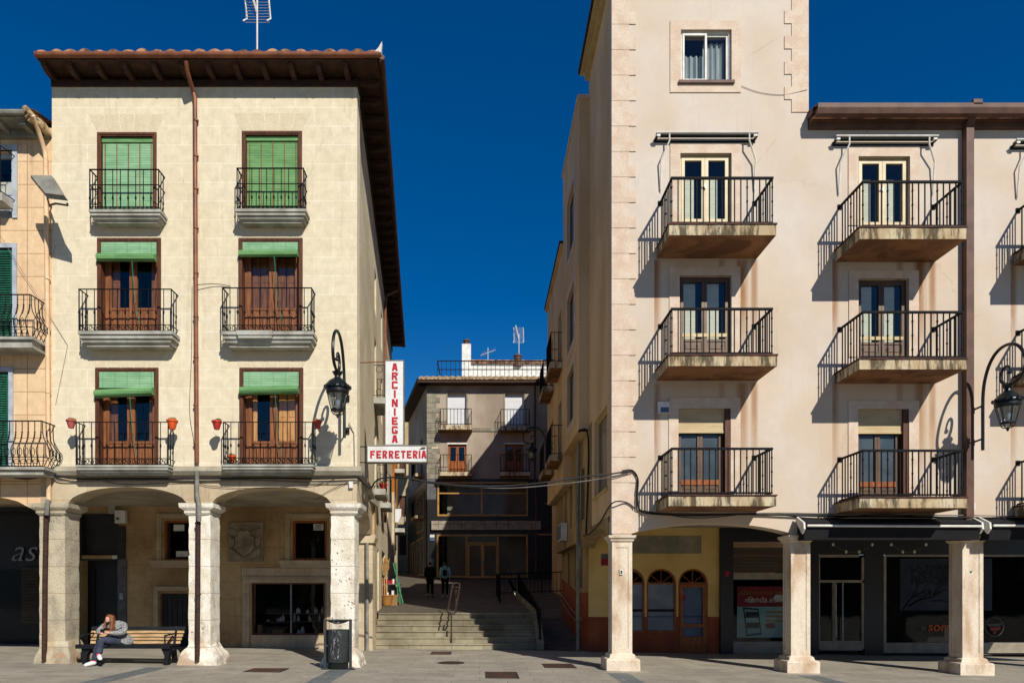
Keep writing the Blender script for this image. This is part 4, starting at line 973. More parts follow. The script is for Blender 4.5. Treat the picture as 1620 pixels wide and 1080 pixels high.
m = MB(FA); px_ = fx(1527); m.box(px_-.085, px_+.085, -.17, -.02, 3.35, fz(205)); m.prism([(-.17,fz(205)),(-.02,fz(205)),(-.27,fz(183)),(-.40,fz(183))], 0, px_-.085, px_+.085); m.box(px_-.1, px_+.1, -.42, -.26, fz(185), fz(177)); m.build('downpipe', 'browncorn', RB)
m = MB(); ze = 15.97
m.box(TX0-.25, TX1+.25, 15.7, 19.42, ze+.18, ze+.24); m.box(TX0-.12, TX1+.12, 15.85, 19.41, ze+.04, ze+.18); m.build('cornice', 'alu', RB)
m = MB(); m.box(TX0-.3, TX1+.3, 15.65, 19.44, ze+.241, ze+.32); m.build('eave_board', 'darkwood', RB)
m = MB(); m.add([(TX0-.3,15.65,ze+.33),(TX1+.3,15.65,ze+.33),(TX1+.3,19.44,ze+.33),(TX0-.3,19.44,ze+.33),(5.28,17.5,ze+1.3)], [(0,1,4),(1,2,4),(2,3,4),(3,0,4)]); m.build('roof', 'tile', RB)
# arcade wall and pillars
PL = [(fx(969),fx(999)), (fx(1252),fx(1280.6)), (fx(1523),fx(1554)), (15.2,15.65)]
m = MB(FA)
m.box(PL[0][0], PL[0][1], 0, .45, 3.05, GZ+.05)
for (l, r) in zip(PL, PL[1:]): m.arch(l[1], r[0], 3.10, 3.34, GZ+.05, 0, .45, pw=(2,.9)); m.box(r[0], r[1], 0, .45, 3.0, GZ+.05)
m.box(15.65, 17.5, 0, .45, 3.0, GZ+.05)
m.build('arcade_wall', 'right', RB)
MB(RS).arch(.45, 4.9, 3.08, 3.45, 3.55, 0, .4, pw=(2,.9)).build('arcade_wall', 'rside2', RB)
MB().box(3.2, 17.5, 16.45, 21.0, 3.70, 3.86).build('arcade_ceiling', 'ceil', RB)
for i, (l, r) in enumerate(PL):
    c = (l+r)/2; h = (r-l)/2; z0 = gz(c); cy_ = 16+h
    p = MB(); p.box(l, r, 16, 16+2*h, z0, 2.98)
    p = p.build('pillar', 'pinkpil', RB)
    m = MB()                                          # raised borders leave a sunk panel on each side
    e = .014; b_ = .075
    for (y0, y1) in ((16-e,16-.001),):
        m.box(l-e, l+b_, y0, y1, z0+.3, 2.97); m.box(r-b_, r+e, y0, y1, z0+.3, 2.97); m.box(l+b_, r-b_, y0, y1, 2.78, 2.97); m.box(l+b_, r-b_, y0, y1, z0+.3, z0+.5)
    for (x0, x1) in ((l-e,l-.001),(r+.001,r+e)):
        m.box(x0, x1, 16, 16+b_, z0+.3, 2.97); m.box(x0, x1, 16+2*h-b_, 16+2*h, z0+.3, 2.97); m.box(x0, x1, 16+b_, 16+2*h-b_, 2.78, 2.97); m.box(x0, x1, 16+b_, 16+2*h-b_, z0+.3, z0+.5)
    m.build('panel_border', 'pinkpil', p)
    m = MB(); loft(m, c, cy_, [(z0-.05,h+.17,h+.17),(z0+.24,h+.17,h+.17),(z0+.27,h+.15,h+.15),(z0+.29,h+.09,h+.09),(z0+.36,h+.07,h+.07),(z0+.39,h+.02,h+.02)], 4); rough(m.build('plinth', 'pinkpil', p), .008, 6, i)
    m = MB(); loft(m, c, cy_, [(2.90,h+.02,h+.02),(2.93,h+.05,h+.05),(2.97,h+.06,h+.06),(3.0,h+.10,h+.10),(3.055,h+.11,h+.11),(3.056,h+.03,h+.03)], 4); rough(m.build('capital', 'pinkpil', p), .004, 6, i)
MB().box(fx(980), fx(985.5), 15.97, 15.985, fz(908.5), fz(900)).build('sticker', 'white', RB); MB().box(fx(981.3), fx(984), 15.967, 15.9699, fz(907), fz(902)).build('sticker_mark', 'darkgrey', RB)
MB().lathe((fx(1536),15.984,fz(903)), [(0,-.04),(.03,0),(0,.02)], 8, 1, .1).build('sticker', 'green', RB)
MB(FB).box(bx(1145), bx(1151), -.135, -.121, bz(911), bz(903)).build('alarm_box', 'posterred', RB)
# yellow bar front
YW0, YW1 = bx(931), bx(1138)
bw_ = bx(1046)
arc = [(bx(976),bx(1020)), (bx(1023),bx(1070)), (bx(1073),bx(1120))]; zsp = bz(922); zt_ = bz(975)
holes = [(arc[0][0],arc[0][1],.55,zsp), (arc[1][0],arc[1][1],.55,zsp), (arc[2][0],arc[2][1],-.2,zsp)]
m = MB(FB); m.wall(YW0, YW1, zt_, zsp, 0, .35, [(h[0],h[1],max(h[2],zt_),h[3]) for h in holes])
zt2 = bz(895)
for (a0, a1) in arc: m.arch(a0, a1, zsp, bz(899), zt2, 0, .35, pw=(2,.5))
xs_ = [YW0]+[v for a in arc for v in a]+[YW1]
for i in range(0, len(xs_), 2): m.wall(xs_[i], xs_[i+1], zsp, zt2, 0, .35)
m.wall(YW0, YW1, zt2, 3.72, 0, .35)
m.build('wall', 'yellow', RB)
MB(FB).wall(YW0, YW1, -.2, zt_, 0, .35, [(h[0],h[1],h[2],min(h[3],zt_)) for h in holes]).build('wall_base', 'redbase', RB)
room(RB, FB, arc[0][0]-.1, arc[2][1]+.1, -.1, bz(895), .36, 2.2)
for i, (a0, a1) in enumerate(arc):
    m = MB(FB); zb = .55 if i < 2 else gz(6.5); c = (a0+a1)/2; r = (a1-a0)/2
    m.box(a0, a0+.05, .02, .12, zb, zsp); m.box(a1-.05, a1, .02, .12, zb, zsp); m.box(a0+.05, a1-.05, .02, .12, zsp-.03, zsp+.03); m.box(a0+.05, a1-.05, .02, .12, zb, zb+.05)
    n = 14
    for j in range(n):
        t0, t1 = math.pi*j/n, math.pi*(j+1)/n
        P = [(c+q*math.cos(t), zsp+q*math.sin(t)*.98) for q, t in ((r,t0),(r,t1),(r-.05,t1),(r-.05,t0))]
        m.prism(P, 1, .02, .12)
    for t in (R(38), R(90), R(142)):
        m.bar((c,.07,zsp),(c+(r-.03)*math.cos(t),.07,zsp+(r-.03)*math.sin(t)),.016,4)
    if i == 2:
        m.ring(a0+.06, a1-.06, 0, .06, zb+.02, zsp-.04, .09); m.box(a0+.15, a1-.15, 0, .05, zb+.78, zb+.88); m.box(a0+.15, a1-.15, .02, .05, zb+.1, zb+.5)
    o = m.build('arched_door' if i == 2 else 'arched_window', 'orangewood', RB)
    pm = MB(FB); pm.box(a0+.05, a1-.05, .08, .085, max(zb, .1)+.05 if i < 2 else zb+.5, zsp-.03); pm.build('pane', 'milk' if i < 2 else 'blueboard', o)
    if i < 2: MB(FB).box(a0+.05, a1-.05, .074, .079, bz(967), bz(963)).build('curtain_rail', 'room', o)
    if i == 2: MB(FB).box(a0+.12, a0+.22, -.004, -.001, zsp-.5, zsp-.36).build('sticker', 'posterred', o)
MB(FB).box(bx(1000), bx(1109), -.03, .001, bz(875), bz(848)).build('blank_sign', 'backquoin', RB)
m = MB(FB).box(bx(951), bx(962), -.02, .001, bz(894), bz(876)).build('wall_notice', 'posterred', RB)
MB(FB).box(bx(951), bx(962), -.024, -.02, bz(883), bz(876)).build('notice_head', 'midgrey', m)
# corner ground floor wall along the ramp
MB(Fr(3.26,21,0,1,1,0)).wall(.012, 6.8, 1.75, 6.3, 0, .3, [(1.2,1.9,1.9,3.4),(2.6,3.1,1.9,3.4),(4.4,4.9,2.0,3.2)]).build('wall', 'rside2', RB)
MB(Fr(3.26,21,0,1,1,0)).prism([(0,-.2),(6.8,-.2),(6.8,2.3),(3,1.85),(0,1.0)], 1, -.012, 0).wall(.012, 6.8, -.2, 1.75, .001, .3).build('wall_base', 'redbase', RB)
for s0, s1 in ((1.2,1.9),(2.6,3.1),(4.4,4.9)): MB(Fr(3.26,21,0,1,1,0)).box(s0, s1, .1, .15, 1.9, 3.4).build('window', 'room', RB)
MB(RS).box(2.9, 11.8, -.02, .22, 3.3, 3.55).build('floor_beam', 'rside2', RB)
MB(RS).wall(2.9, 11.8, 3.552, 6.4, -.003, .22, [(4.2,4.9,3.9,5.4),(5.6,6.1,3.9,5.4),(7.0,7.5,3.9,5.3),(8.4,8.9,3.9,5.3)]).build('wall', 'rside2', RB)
for s0, s1 in ((4.2,4.9),(5.6,6.1),(7.0,7.5),(8.4,8.9)): MB(RS).box(s0, s1, .1, .15, 3.9, 5.4).build('window', 'frost', RB)
MB(RS).box(4.9, 5.15, -.12, -.003, 2.75, 3.3).build('meter_box', 'greypaint', RB)
m = MB(RS); m.tube([(4.95,-.1,0),(4.95,-.1,3.4),(4.7,-.1,6.2)], .05, 8); m.build('downpipe', 'greypaint', RB, True)
hr = MB(); hr.tube([(3.16,21.6,.9),(3.16,24,1.15),(3.16,27.5,1.75)], .02, 6); hr.tube([(3.16,21.6,.65),(3.16,24,.92),(3.16,27.5,1.5)], .018, 6); hr.build('handrail', 'steel', RB)
sg = thing('projecting_sign', (2.95,24.6,3.6), 'small blue and white box sign on the shaded yellow wall above the ramp', 'sign')
MB().box(2.78, 3.0, 24.0, 25.1, 3.55, 4.15).build('sign_case', 'white', sg); MB().box(2.765, 2.779, 24.05, 25.05, 3.6, 4.1).build('sign_face', 'blueboard', sg)
# poster shop
MB(FB).box(bx(1138), bx(1158), -.12, .3, -.2, 3.72).box(bx(1158), 17.5, .02, .3, 3.3, 3.72).box(bx(1275), bx(1293), -.1, .3, -.2, 3.72).build('shop_frame', 'blackstone', RB)
a0, a1 = bx(1158), bx(1275)
ps = MB(FB).box(a0, a1, -.02, .05, bz(916), bz(906)).box(a0, a1, -.02, .2, bz(1033), bz(1014)).box(a0, a0+.03, -.01, .04, bz(1014), bz(916)).build('shop_window', 'dullalu', RB)
MB(FB).box(a0, a1, 0, .04, bz(905), 3.1).build('louvre', 'louvre', ps); MB(FB).box(a0, a1, -.03, .0, bz(880), bz(876)).build('louvre_rail', 'alubrown', ps)
MB(FB).box(a0, a1, .02, .03, bz(1014), bz(916)).build('pane', 'shopglass', ps); room(RB, FB, a0, a1, bz(1014), bz(916), .06, 1.5)
po = thing('window_poster', (bx(1205),21.1,.3), 'red and teal poster showing a phone, in the shop window beside the yellow wall', 'poster')
MB(FB).box(bx(1167), bx(1262), .05, .055, bz(1008), bz(927)).build('sheet', 'posterteal', po)
MB(FB).box(bx(1167), bx(1262), .045, .0499, bz(959), bz(927)).build('red_panel', 'posterred', po)
MB(FB).prism([(bx(1176),bz(960)),(bx(1201),bz(962)),(bx(1206),bz(1003)),(bx(1182),bz(1006))], 1, .040, .0449).build('phone', 'posterdark', po)
MB(FB).prism([(bx(1178.5),bz(963)),(bx(1199),bz(964.5)),(bx(1204),bz(1000)),(bx(1183.5),bz(1003))], 1, .035, .0395).build('phone_screen', 'posterteal', po)
MB(FB).box(bx(1180), bx(1200), .031, .0345, bz(977), bz(967)).box(bx(1182), bx(1202), .031, .0345, bz(993), bz(984)).build('phone_picture', 'posterdark', po)
text('¿Qué necesitas hoy?', .20, at(1205, 936.5, 21.04), 0, 'postergold', 'lettering', po, .002, 0, .85, shear=.3)
text('el', .20, at(1182, 948, 21.04), 0, 'white', 'lettering', po, .002, 0, 1); text('randa.es', .26, at(1206, 948, 21.04), 0, 'white', 'lettering', po, .002, 0, 1)
MB(FB).tube([(bx(1188.5)+.075*math.cos(t), .042, bz(948)+.085*math.sin(t)) for t in [j*.52 for j in range(12)]], .012, 5, True).build('emblem', 'white', po)
text('a', .20, at(1188.5, 948, 21.04), 0, 'white', 'lettering', po, .002, .003, 1)
MB(FB).lathe((bx(1233),.038,bz(947)), [(.09,-.08),(.16,0),(.16,.06),(.08,.13)], 12, 1, .02).build('emblem', 'white', po)
for k in range(3): MB(FB).box(bx(1212), bx(1245)-.05*k, .046, .0499, bz(969+k*7), bz(966+k*7)).build('printed_line', 'postergold', po)
MB(FB).lathe((bx(1220),.043,bz(989)), [(.08,-.08),(.15,-.04),(.15,.04),(.08,.08)], 14, 1, .02).build('speech_bubble', 'posterred', po)
# dark bar with awnings
DX0 = bx(1293)
m = MB(FB); m.box(DX0, bx(1297), -.02, .05, .05, bz(878)); m.box(bx(1297), bx(1343)+.3, -.02, .05, bz(881), bz(877)); m.box(bx(1297), bx(1367), -.02, .05, bz(921), bz(917)); m.box(bx(1317), bx(1321), -.02, .05, .05, bz(921)); m.box(bx(1363), bx(1367), -.02, .05, .05, bz(881))
m.box(bx(1297), bx(1365), -.01, .04, bz(1028), bz(1013)); dr = m.build('bar_door', 'dullalu', RB)
MB(FB).box(bx(1297), bx(1363), .02, .03, .05, bz(877)).build('pane', 'shopglass', dr)
MB(FB).bar((bx(1320),-.08,bz(1008)),(bx(1320),-.08,bz(922)),.022,8).bar((bx(1331),-.08,bz(1012)),(bx(1331),-.08,bz(920)),.018,8).build('pull_handle', 'steel', dr)
m = MB(FB); m.box(bx(1397), bx(1401), -.04, .05, bz(1032), bz(878)); m.box(bx(1401), 17.5, -.03, .05, bz(880), bz(877)); m.box(bx(1401), 17.5, -.03, .2, bz(1032), bz(1016)); bwn = m.build('bar_window', 'dullalu', RB)
MB(FB).box(bx(1401), 17.5, .02, .03, bz(1016), bz(880)).build('pane', 'shopglass', bwn)
MB(FB).box(bx(1367), bx(1397), -.04, .3, -.2, bz(877)).box(DX0, 17.5, -.06, .02, bz(876.9), 3.5).build('shop_frame', 'blackstone', RB)
room(RB, FB, DX0, 17.5, -.2, bz(877), .31, 3)
sc = thing('print_poster', (bx(1500),21.1,1.2), 'large faded blue print of a blossom branch and block lettering, behind the dark bar window', 'poster')
MB(FB).box(bx(1427), bx(1573), .09, .10, bz(965), bz(883)).build('sheet', 'posterblue', sc)
for t_, yy, sz, sx in (('LA TIERRA', 897.5, .20, 1.5), ('DEL SOL', 908, .32, 1.45), ('NACIENTE', 918.5, .24, 1.7)): text(t_, sz, at(1440, yy, 21.085), 0, 'posterdark', 'lettering', sc, .003, .010, sx, 'LEFT')
m = MB(FB); rnd = random.Random(5)
def branch(p, a, l, r, dpt):
    q = (p[0]+l*math.cos(a), .084, p[2]+l*math.sin(a)); m.tube([p, ((p[0]+q[0])/2, .084, (p[2]+q[2])/2+l*.08), q], [r,r*.8,r*.6], 4)
    if dpt:
        for _ in range(3): branch(q, a+rnd.uniform(-.9,.9), l*.62, r*.6, dpt-1)
branch((bx(1431),.084,bz(964)), .9, .5, .03, 3); branch((bx(1440),.084,bz(958)), .35, .8, .03, 3); branch((bx(1475),.084,bz(950)), -.1, .6, .02, 2)
m.build('branch', 'posterdark', sc)
wl_ = thing('window_lettering', (bx(1480),20.99,.6), 'white and orange script painted low on the dark bar window', 'lettering')
text('el', .26, at(1461, 992, 20.97), 0, 'midgrey', 'lettering', wl_, .002, 0, 1, shear=.2); text('sorm', .40, at(1490, 991, 20.97), 0, 'potorange', 'lettering', wl_, .002, .004, 1, shear=.1)
rl_ = thing('round_window_logo', (bx(1572),20.99,.4), 'round outlined logo with red marks on the bar window, right of the last pillar', 'logo')
MB(FB).tube([(bx(1572)+.28*math.cos(t),-.03,bz(991)+.28*math.sin(t)) for t in [j*.314 for j in range(20)]], .008, 4, True).prism([fbp(1559,986),fbp(1585,985),fbp(1580,990),fbp(1564,990)], 1, -.03, -.025).build('outline', 'midgrey', rl_)
MB(FB).prism([fbp(1564,992),fbp(1582,991),fbp(1580,996),fbp(1567,997)], 1, -.03, -.025).prism([fbp(1569,998),fbp(1576,998),fbp(1573,1003)], 1, -.03, -.025).build('mark', 'posterred', rl_)
for i, (a0, a1) in enumerate(((fx(1257), fx(1534)), (fx(1543), fx(1543)+4.0))):
    m = MB(FA); m.prism([(-.42,fz(829)),(-.03,fz(820)),(-.03,fz(855)),(-.36,fz(855)),(-.40,fz(838))], 0, a0+.05, a1-.05)
    aw = m.build('awning', 'black', RB)
    MB(FA).tube([(a0+.08,-.45,fz(834)),(a1-.06,-.45,fz(835))], .028, 8).build('front_bar', 'white', aw)
    for a in (a0, a1-.04): MB(FA).prism([(-.44,fz(829)),(-.1,fz(818)),(-.05,fz(824)),(-.36,fz(846)),(-.46,fz(839))], 0, a, a+.04).build('bracket', 'white', aw)
for i, (x0, x1) in enumerate(((1318,1380),(1410,1465))):
    sl = thing('string_lights', (fx(x0),18.6,3.4), ['string of small white bulbs hanging under the awning, over the bar door', 'string of small white bulbs hanging under the awning, nearest the last pillar'][i], 'string lights', 'string lights in the arcade')
    pts = []
    for j in range(13):
        t = j/12; px_ = x0+(x1-x0)*t; yy = 860+ (13*(1-(2*t-1)**2)); pts.append(tuple(at(px_, yy, 18.6)))
    MB().tube(pts, .006, 4).build('wire', 'midgrey', sl)
    for j in (0, 4, 8, 12): MB().lathe(pts[j], [(.012,.03),(.03,0),(.03,-.03),(.01,-.055)], 8).build('bulb', 'white', sl)

# ================================================================ projecting block beyond the tower, on the alley
NB = thing('alley_building', (4,24,3), 'beige block jutting over the ramp in the alley behind the tower', 'building')
VS = Fr(2.75,19.4,0,1,1,0)
sw_ = [(1.0,2.5,12.1,13.9), (1.0,2.5,9.2,10.9), (1.0,2.5,6.9,8.5)]
m = MB(VS); m.wall(0, 3.7, 6.3, 15.5, 0, .3, sw_); m.build('wall', 'rside', NB)
MB().wall(2.76, 6, 6.3, 15.5, 19.401, 19.7).box(3.052, 6, 19.71, 23.1, 6.31, 6.35).box(2.7, 6, 19.35, 23.1, 15.5, 15.6).build('wall', 'pink', NB)
for (a0,a1,z0,z1) in sw_:
    m = MB(VS); m.ring(a0-.25, a1+.25, -.015, .01, z0-.25, z1+.25, .25); m.build('surround', 'pink', NB)
    o = MB(VS).ring(a0, a1, .08, .14, z0, z1, .06).build('window', 'wood', NB); MB(VS).box(a0+.05, a1-.05, .1, .11, z0+.05, z1-.05).build('pane', 'frost', o)
m = MB(VS); m.wall(3.7, 9.1, 5.35, 13.25, .002, .3, [(4.2,5.2,9.5,11.4),(4.2,5.2,6.4,8.3),(7,8,9.5,11.4),(7,8,6.4,8.3)]); m.box(3.7, 9.15, -.1, .4, 13.25, 13.33); m.box(3.7, 9.1, .01, 3.4, 5.3, 5.349); m.build('wall', 'rside', NB)
MB().box(2.76, 6.2, 28.3, 28.5, 5.36, 13.2).box(3.3, 6.2, 19.8, 28.2, 5.4, 15.4 if False else 13.2).box(3.3, 6.2, 19.8, 23.0, 13.2, 15.4).build('core_and_rear_wall', 'rside', NB)
MB().box(2.62, 6, 23.1, 28.6, 13.35, 13.42).build('eave_board', 'darkwood', NB)
for i, (s0, z) in enumerate(((3.85,9.25),(3.85,6.15),(6.6,9.25),(6.6,6.15))):
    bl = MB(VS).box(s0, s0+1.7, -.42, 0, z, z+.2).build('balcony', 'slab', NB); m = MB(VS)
    for zz in (z+.25, z+1.2): m.tube([(s0+.04,0,zz),(s0+.04,-.38,zz),(s0+1.66,-.38,zz),(s0+1.66,0,zz)], .014, 5)
    for q in range(13): a = s0+.04+1.62*q/12; m.bar((a,-.38,z+.2),(a,-.38,z+1.2),.009,4)
    for q in (-.13,-.26): m.bar((s0+.04,q,z+.2),(s0+.04,q,z+1.2),.009,4)
    m.build('railing', 'iron', bl); MB(VS).box(s0+.35, s0+1.35, .1, .15, z+.25, z+2.15).build('balcony_door', 'frost', NB)
MB().add([(2.9,28.5,4.5),(2.9,28.5,6.3),(1.4,31,4.3)], [(0,1,2)]) if False else None
HB = thing('rear_building', (8,37,2), 'plain dark block behind the alley building, hardly seen past its corner', 'building')
MB().prism([(3.75,36.4),(4.75,42.2),(4.9,44),(14,44),(14,30),(4.4,30)], 2, 1.5, 16.9).build('wall', 'rside', HB)
MB().prism([(3.6,36.3),(4.6,42.3),(4.8,44.1),(14.1,44.1),(14.1,29.9),(4.3,29.9)], 2, 16.9, 17.05).build('roof', 'oldtile', HB)

# ================================================================ building closing the alley
CB = thing('corner_building', (0,45,2.5), 'grey taupe building closing the alley, black shop front below and tiled eave above', 'building')
FC = Fr(0,45,1,0,0,1)
CX0, CX1 = cx(676), 7.5
cw = [(cx(708),cx(738),cz(674),cz(622)), (cx(799),cx(829),cz(674),cz(622)), (cx(709),cx(738),cz(746),cz(700)), (cx(799),cx(828),cz(746),cz(700))]
MB(FC).wall(CX0, CX1, cz(757), cz(600), 0, .35, cw).build('wall', 'backwall', CB)
CS = Fr(CX0,45,-.229,1,1,.229)
MB(CS).wall(.35, 10, cz(757), cz(600), 0, .35, [(2,3.1,9.7,12.2),(2,3.1,6.9,9.2)]).build('wall', 'backwall', CB)
for z0, z1 in ((9.7,12.2),(6.9,9.2)):
    MB(CS).box(2, 3.1, .1, .15, z0, z1).build('balcony_door', 'wood', CB)
    bl = MB(CS).box(1.5, 3.6, -.6, 0, z0-.2, z0).build('balcony', 'slab', CB); m = MB(CS)
    m.tube([(1.5,0,z0+1),(1.5,-.57,z0+1),(3.6,-.57,z0+1),(3.6,0,z0+1)], .02, 4)
    for q in range(12): m.bar((1.5+2.1*q/11,-.57,z0),(1.5+2.1*q/11,-.57,z0+1),.014,4)
    for q in (-.2,-.4): m.bar((1.5,q,z0),(1.5,q,z0+1),.014,4)
    m.build('railing', 'iron', bl)
MB().box(-2.2, CX1, 46.2, 54, 2, 15.3).build('core_and_rear_wall', 'backwall', CB)
MB(FC).box(CX0-.0, CX1, -.06, .001, cz(682), cz(677)).build('string_course', 'backquoin', CB)
m = MB(FC); y = 757; k = 0
while y > 612:
    m.box(CX0-.03, cx(696 if k % 2 else 690), -.035 if k % 2 else -.025, .01, cz(y)+.02, cz(y-8)); y -= 8; k += 1
m.build('quoin', 'backquoin', CB)
for i, (a0,a1,z0,z1) in enumerate(cw):
    room(CB, FC, a0, a1, z0, z1, .34, 1)
    if i < 2: o = MB(FC).box(a0, a1, .2, .24, z0, z1).build('roller_blind', 'whiteblind', CB); MB(FC).ring(a0-.08, a1+.08, -.03, .01, z0, z1+.12, .08, 0).build('surround', 'backquoin', CB)
    else:
        leaves(CB, FC, a0, a1, z0, z1-.12, .15, 'orangewood', 2, .09, .55, name='balcony_door'); MB(FC).box(a0-.06, a1+.06, -.02, .1, z1-.1, z1).build('lintel', 'white', CB)
for i, (p0,p1,yt,yb,yr) in enumerate(((695,747,672,679,646),(791,839,673,680,647),(695,747,746,752,718.6),(791,839,746,752,718.6))):
    Y = 44.2; a0, a1 = (p0-PX)*Y/FL, (p1-PX)*Y/FL; zt = EYE-(yt-PY)*Y/FL; zb = EYE-(yb-PY)*Y/FL; zr = EYE-(yr-PY)*Y/FL
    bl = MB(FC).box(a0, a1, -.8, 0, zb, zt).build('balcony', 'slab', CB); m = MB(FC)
    for zz in (zt+.08, zr): m.tube([(a0+.05,0,zz),(a0+.05,-.75,zz),(a1-.05,-.75,zz),(a1-.05,0,zz)], .022, 4)
    for q in range(10): a = a0+.05+(a1-a0-.1)*q/9; m.bar((a,-.75,zt),(a,-.75,zr),.016,4)
    for q in (-.2,-.4,-.6): m.bar((a0+.05,q,zt),(a0+.05,q,zr),.016,4); m.bar((a1-.05,q,zt),(a1-.05,q,zr),.016,4)
    m.build('railing', 'iron', bl)
# black ground floors
m = MB(FC); m.wall(CX0, CX1+1.5, 1.8, cz(757)-.002, -.03, .3, [(cx(692),cx(835),cz(816),cz(765)), (cx(691),cx(835),cz(913),cz(845))]); m.build('cladding', 'blackstone', CB)
MB(CS).wall(.3, 10, 1.8, cz(757)-.002, -.03, .3).build('cladding', 'blackstone', CB)
MB(FC).box(CX0-.02, cx(690), -.06, -.031, cz(790), cz(757)).build('pilaster', 'midgrey', CB)
def glazing(a0, a1, z0, z1, vs, hs):
    m = MB(FC).ring(a0, a1, -.05, .05, z0, z1, .11)
    for v in vs: m.box(v-.05, v+.05, -.045, .045, z0+.11, z1-.11)
    for (h, u0, u1) in hs: m.box(u0, u1, -.04, .04, h-.04, h+.04)
    o = m.build('glazing', 'alugold', CB); MB(FC).box(a0+.1, a1-.1, .0, .01, z0+.1, z1-.1).build('pane', 'shopglass', o); return o
glazing(cx(692), cx(835), cz(816), cz(762), [cx(762)], [(cz(780), cx(694), cx(833))])
gl = glazing(cx(691), cx(835), cz(913), cz(845), [cx(738), cx(788)], [(cz(858), cx(738), cx(788))])
MB(FC).ring(cx(740), cx(763.5), -.07, -.045, cz(914), cz(860), .1).ring(cx(763.5), cx(787), -.07, -.045, cz(914), cz(860), .1).build('door', 'alugold', gl)
MB(FC).bar((cx(762),-.14,cz(893)),(cx(762),-.14,cz(885)),.03).bar((cx(765),-.14,cz(893)),(cx(765),-.14,cz(885)),.03).build('handle', 'steel', gl)
room(CB, FC, cx(690), cx(836), cz(914), cz(760), .31, 5)
MB(FC).box(cx(683), cx(855), -.25, -.031, cz(838), cz(824)).build('blank_sign', 'dullalu', CB)
m = MB(FC)
for k in range(9): a = cx(686)+k*.75; m.box(a, a+.6, -.258, -.25, cz(829.5-(k % 2)), cz(828.8-(k % 2))); m.box(a+.3, a+.34, -.257, -.25, cz(836), cz(826))
m.build('sign_stain', 'browncorn', CB)
MB(FC).box(cx(680), cx(688), -.08, -.031, cz(855), cz(845)).build('street_plate', 'blueboard', CB)
MB(FC).box(cx(680.5), cx(687.5), -.084, -.08, cz(849.5), cz(845.5)).build('street_plate', 'white', CB)
for a0, a1, z0, z1 in ((1.2,4.6,cz(836),cz(772)), (1.2,4.6,2.9,cz(846)), (5.6,8.6,2.9,cz(846))):
    o = MB(CS).ring(a0, a1, -.08, -.031, z0, z1, .1).box((a0+a1)/2-.05, (a0+a1)/2+.05, -.075, -.031, z0+.1, z1-.1).build('glazing', 'alugold', CB); MB(CS).box(a0+.1, a1-.1, -.045, -.035, z0+.1, z1-.1).build('pane', 'frost', o)
MB(FC).tube([(cx(846),-.1,cz(600)),(cx(846),-.1,cz(757)),(cx(848),-.12,cz(800)),(cx(848),-.12,3)], .06, 8).build('downpipe', 'browncorn', CB, True)
MB(FC).box(cx(862), cx(890), -.06, -.031, cz(797), cz(795)).box(cx(850), cx(890), -.06, -.031, cz(846), cz(844)).build('trim_rail', 'alugold', CB)
MB(FC).box(cx(683), cx(693), -.03, .0, cz(717), cz(707)).build('wall_plaque', 'voussoir', CB)
# tiled eave, terrace
m = MB(); N = 110; X0, X1 = CX0-.5, CX1
for i in range(N):
    a = X0+(X1-X0)*i/N; b_ = X0+(X1-X0)*(i+1)/N; f = lambda t: .10*abs(math.sin(t*math.pi/.42)); Z = cz(598)-.25
    m.quad((a,44.3,Z+f(a)),(b_,44.3,Z+f(b_)),(b_,46.4,Z+.75+f(b_)),(a,46.4,Z+.75+f(a))); m.quad((a,44.3,Z-.04),(b_,44.3,Z-.04),(b_,44.3,Z+f(b_)),(a,44.3,Z+f(a)))
e0 = CS(10,-.7,Z+.02); e1 = CS(10,2,Z+.7); m.quad((X0-.1,44.3,Z+.02),(e0.x,e0.y,e0.z),(e1.x,e1.y,e1.z),(X0+2,46.4,Z+.75))
m.build('roof', 'oldtile', CB)
m = MB(); m.box(X0, X1, 44.35, 45.1, Z-.22, Z-.05); p0 = CS(0,0,0); m.build('eave_board', 'darkwood', CB); MB(CS).box(-.5, 10, -.7, .1, Z-.22, Z-.05).build('eave_board', 'darkwood', CB)
tr = MB(); Zt = Z+.72; tr.box(-2.9, 6.5, 46.5, 46.56, Zt+1.12, Zt+1.18); tr.box(-2.9,6.5,46.5,46.54,Zt+.55,Zt+.6); tr.box(-2.9,6.5,46.5,46.54,Zt+.05,Zt+.1)
k = -2.9
while k < 6.5: tr.box(k, k+.03, 46.5, 46.53, Zt, Zt+1.15); k += .3
tr.box(-2.9,-2.84,46.54,50,Zt+1.12,Zt+1.18); tr.build('terrace_railing', 'iron', CB)
def at50(px, py): p = at(px, py, 50); return p.x, p.z
xa, za = at50(744, 583); xb, zb_ = at50(870, 572)
MB().box(xa, xb+3, 50, 50.3, za-1.5, at50(0,575)[1]).box(-4, 7, 46.3, 50.2, Zt-.1, Zt).build('parapet', 'white', CB)
m = MB(); m.tube([(xa-.2,49.9,at50(0,572.5)[1]),(xb+3,49.9,at50(0,574)[1])], .14, 6); m.build('ridge', 'tile', CB)
x0, z0 = at50(731, 590); x1, z1 = at50(745, 546)
ch = MB().box(x0, x1, 49.7, 50.4, z0-1, z1).build('chimney', 'white', CB); MB().lathe(((x0+x1)/2,50,z1), [(.25,0),(.25,.12),(.2,.12),(.2,.25),(.26,.25),(.26,.36)], 10).build('chimney_cap', 'browncorn', ch)
x0, z0 = at50(819, 573); ch = MB().lathe((x0,50,z0), [(.3,-.3),(.3,.1),(.24,.1),(.24,.2),(.3,.2),(.3,.3),(.24,.3),(.24,.4),(.3,.4),(.3,.5),(.2,.56)], 12).build('chimney', 'browncorn', CB)
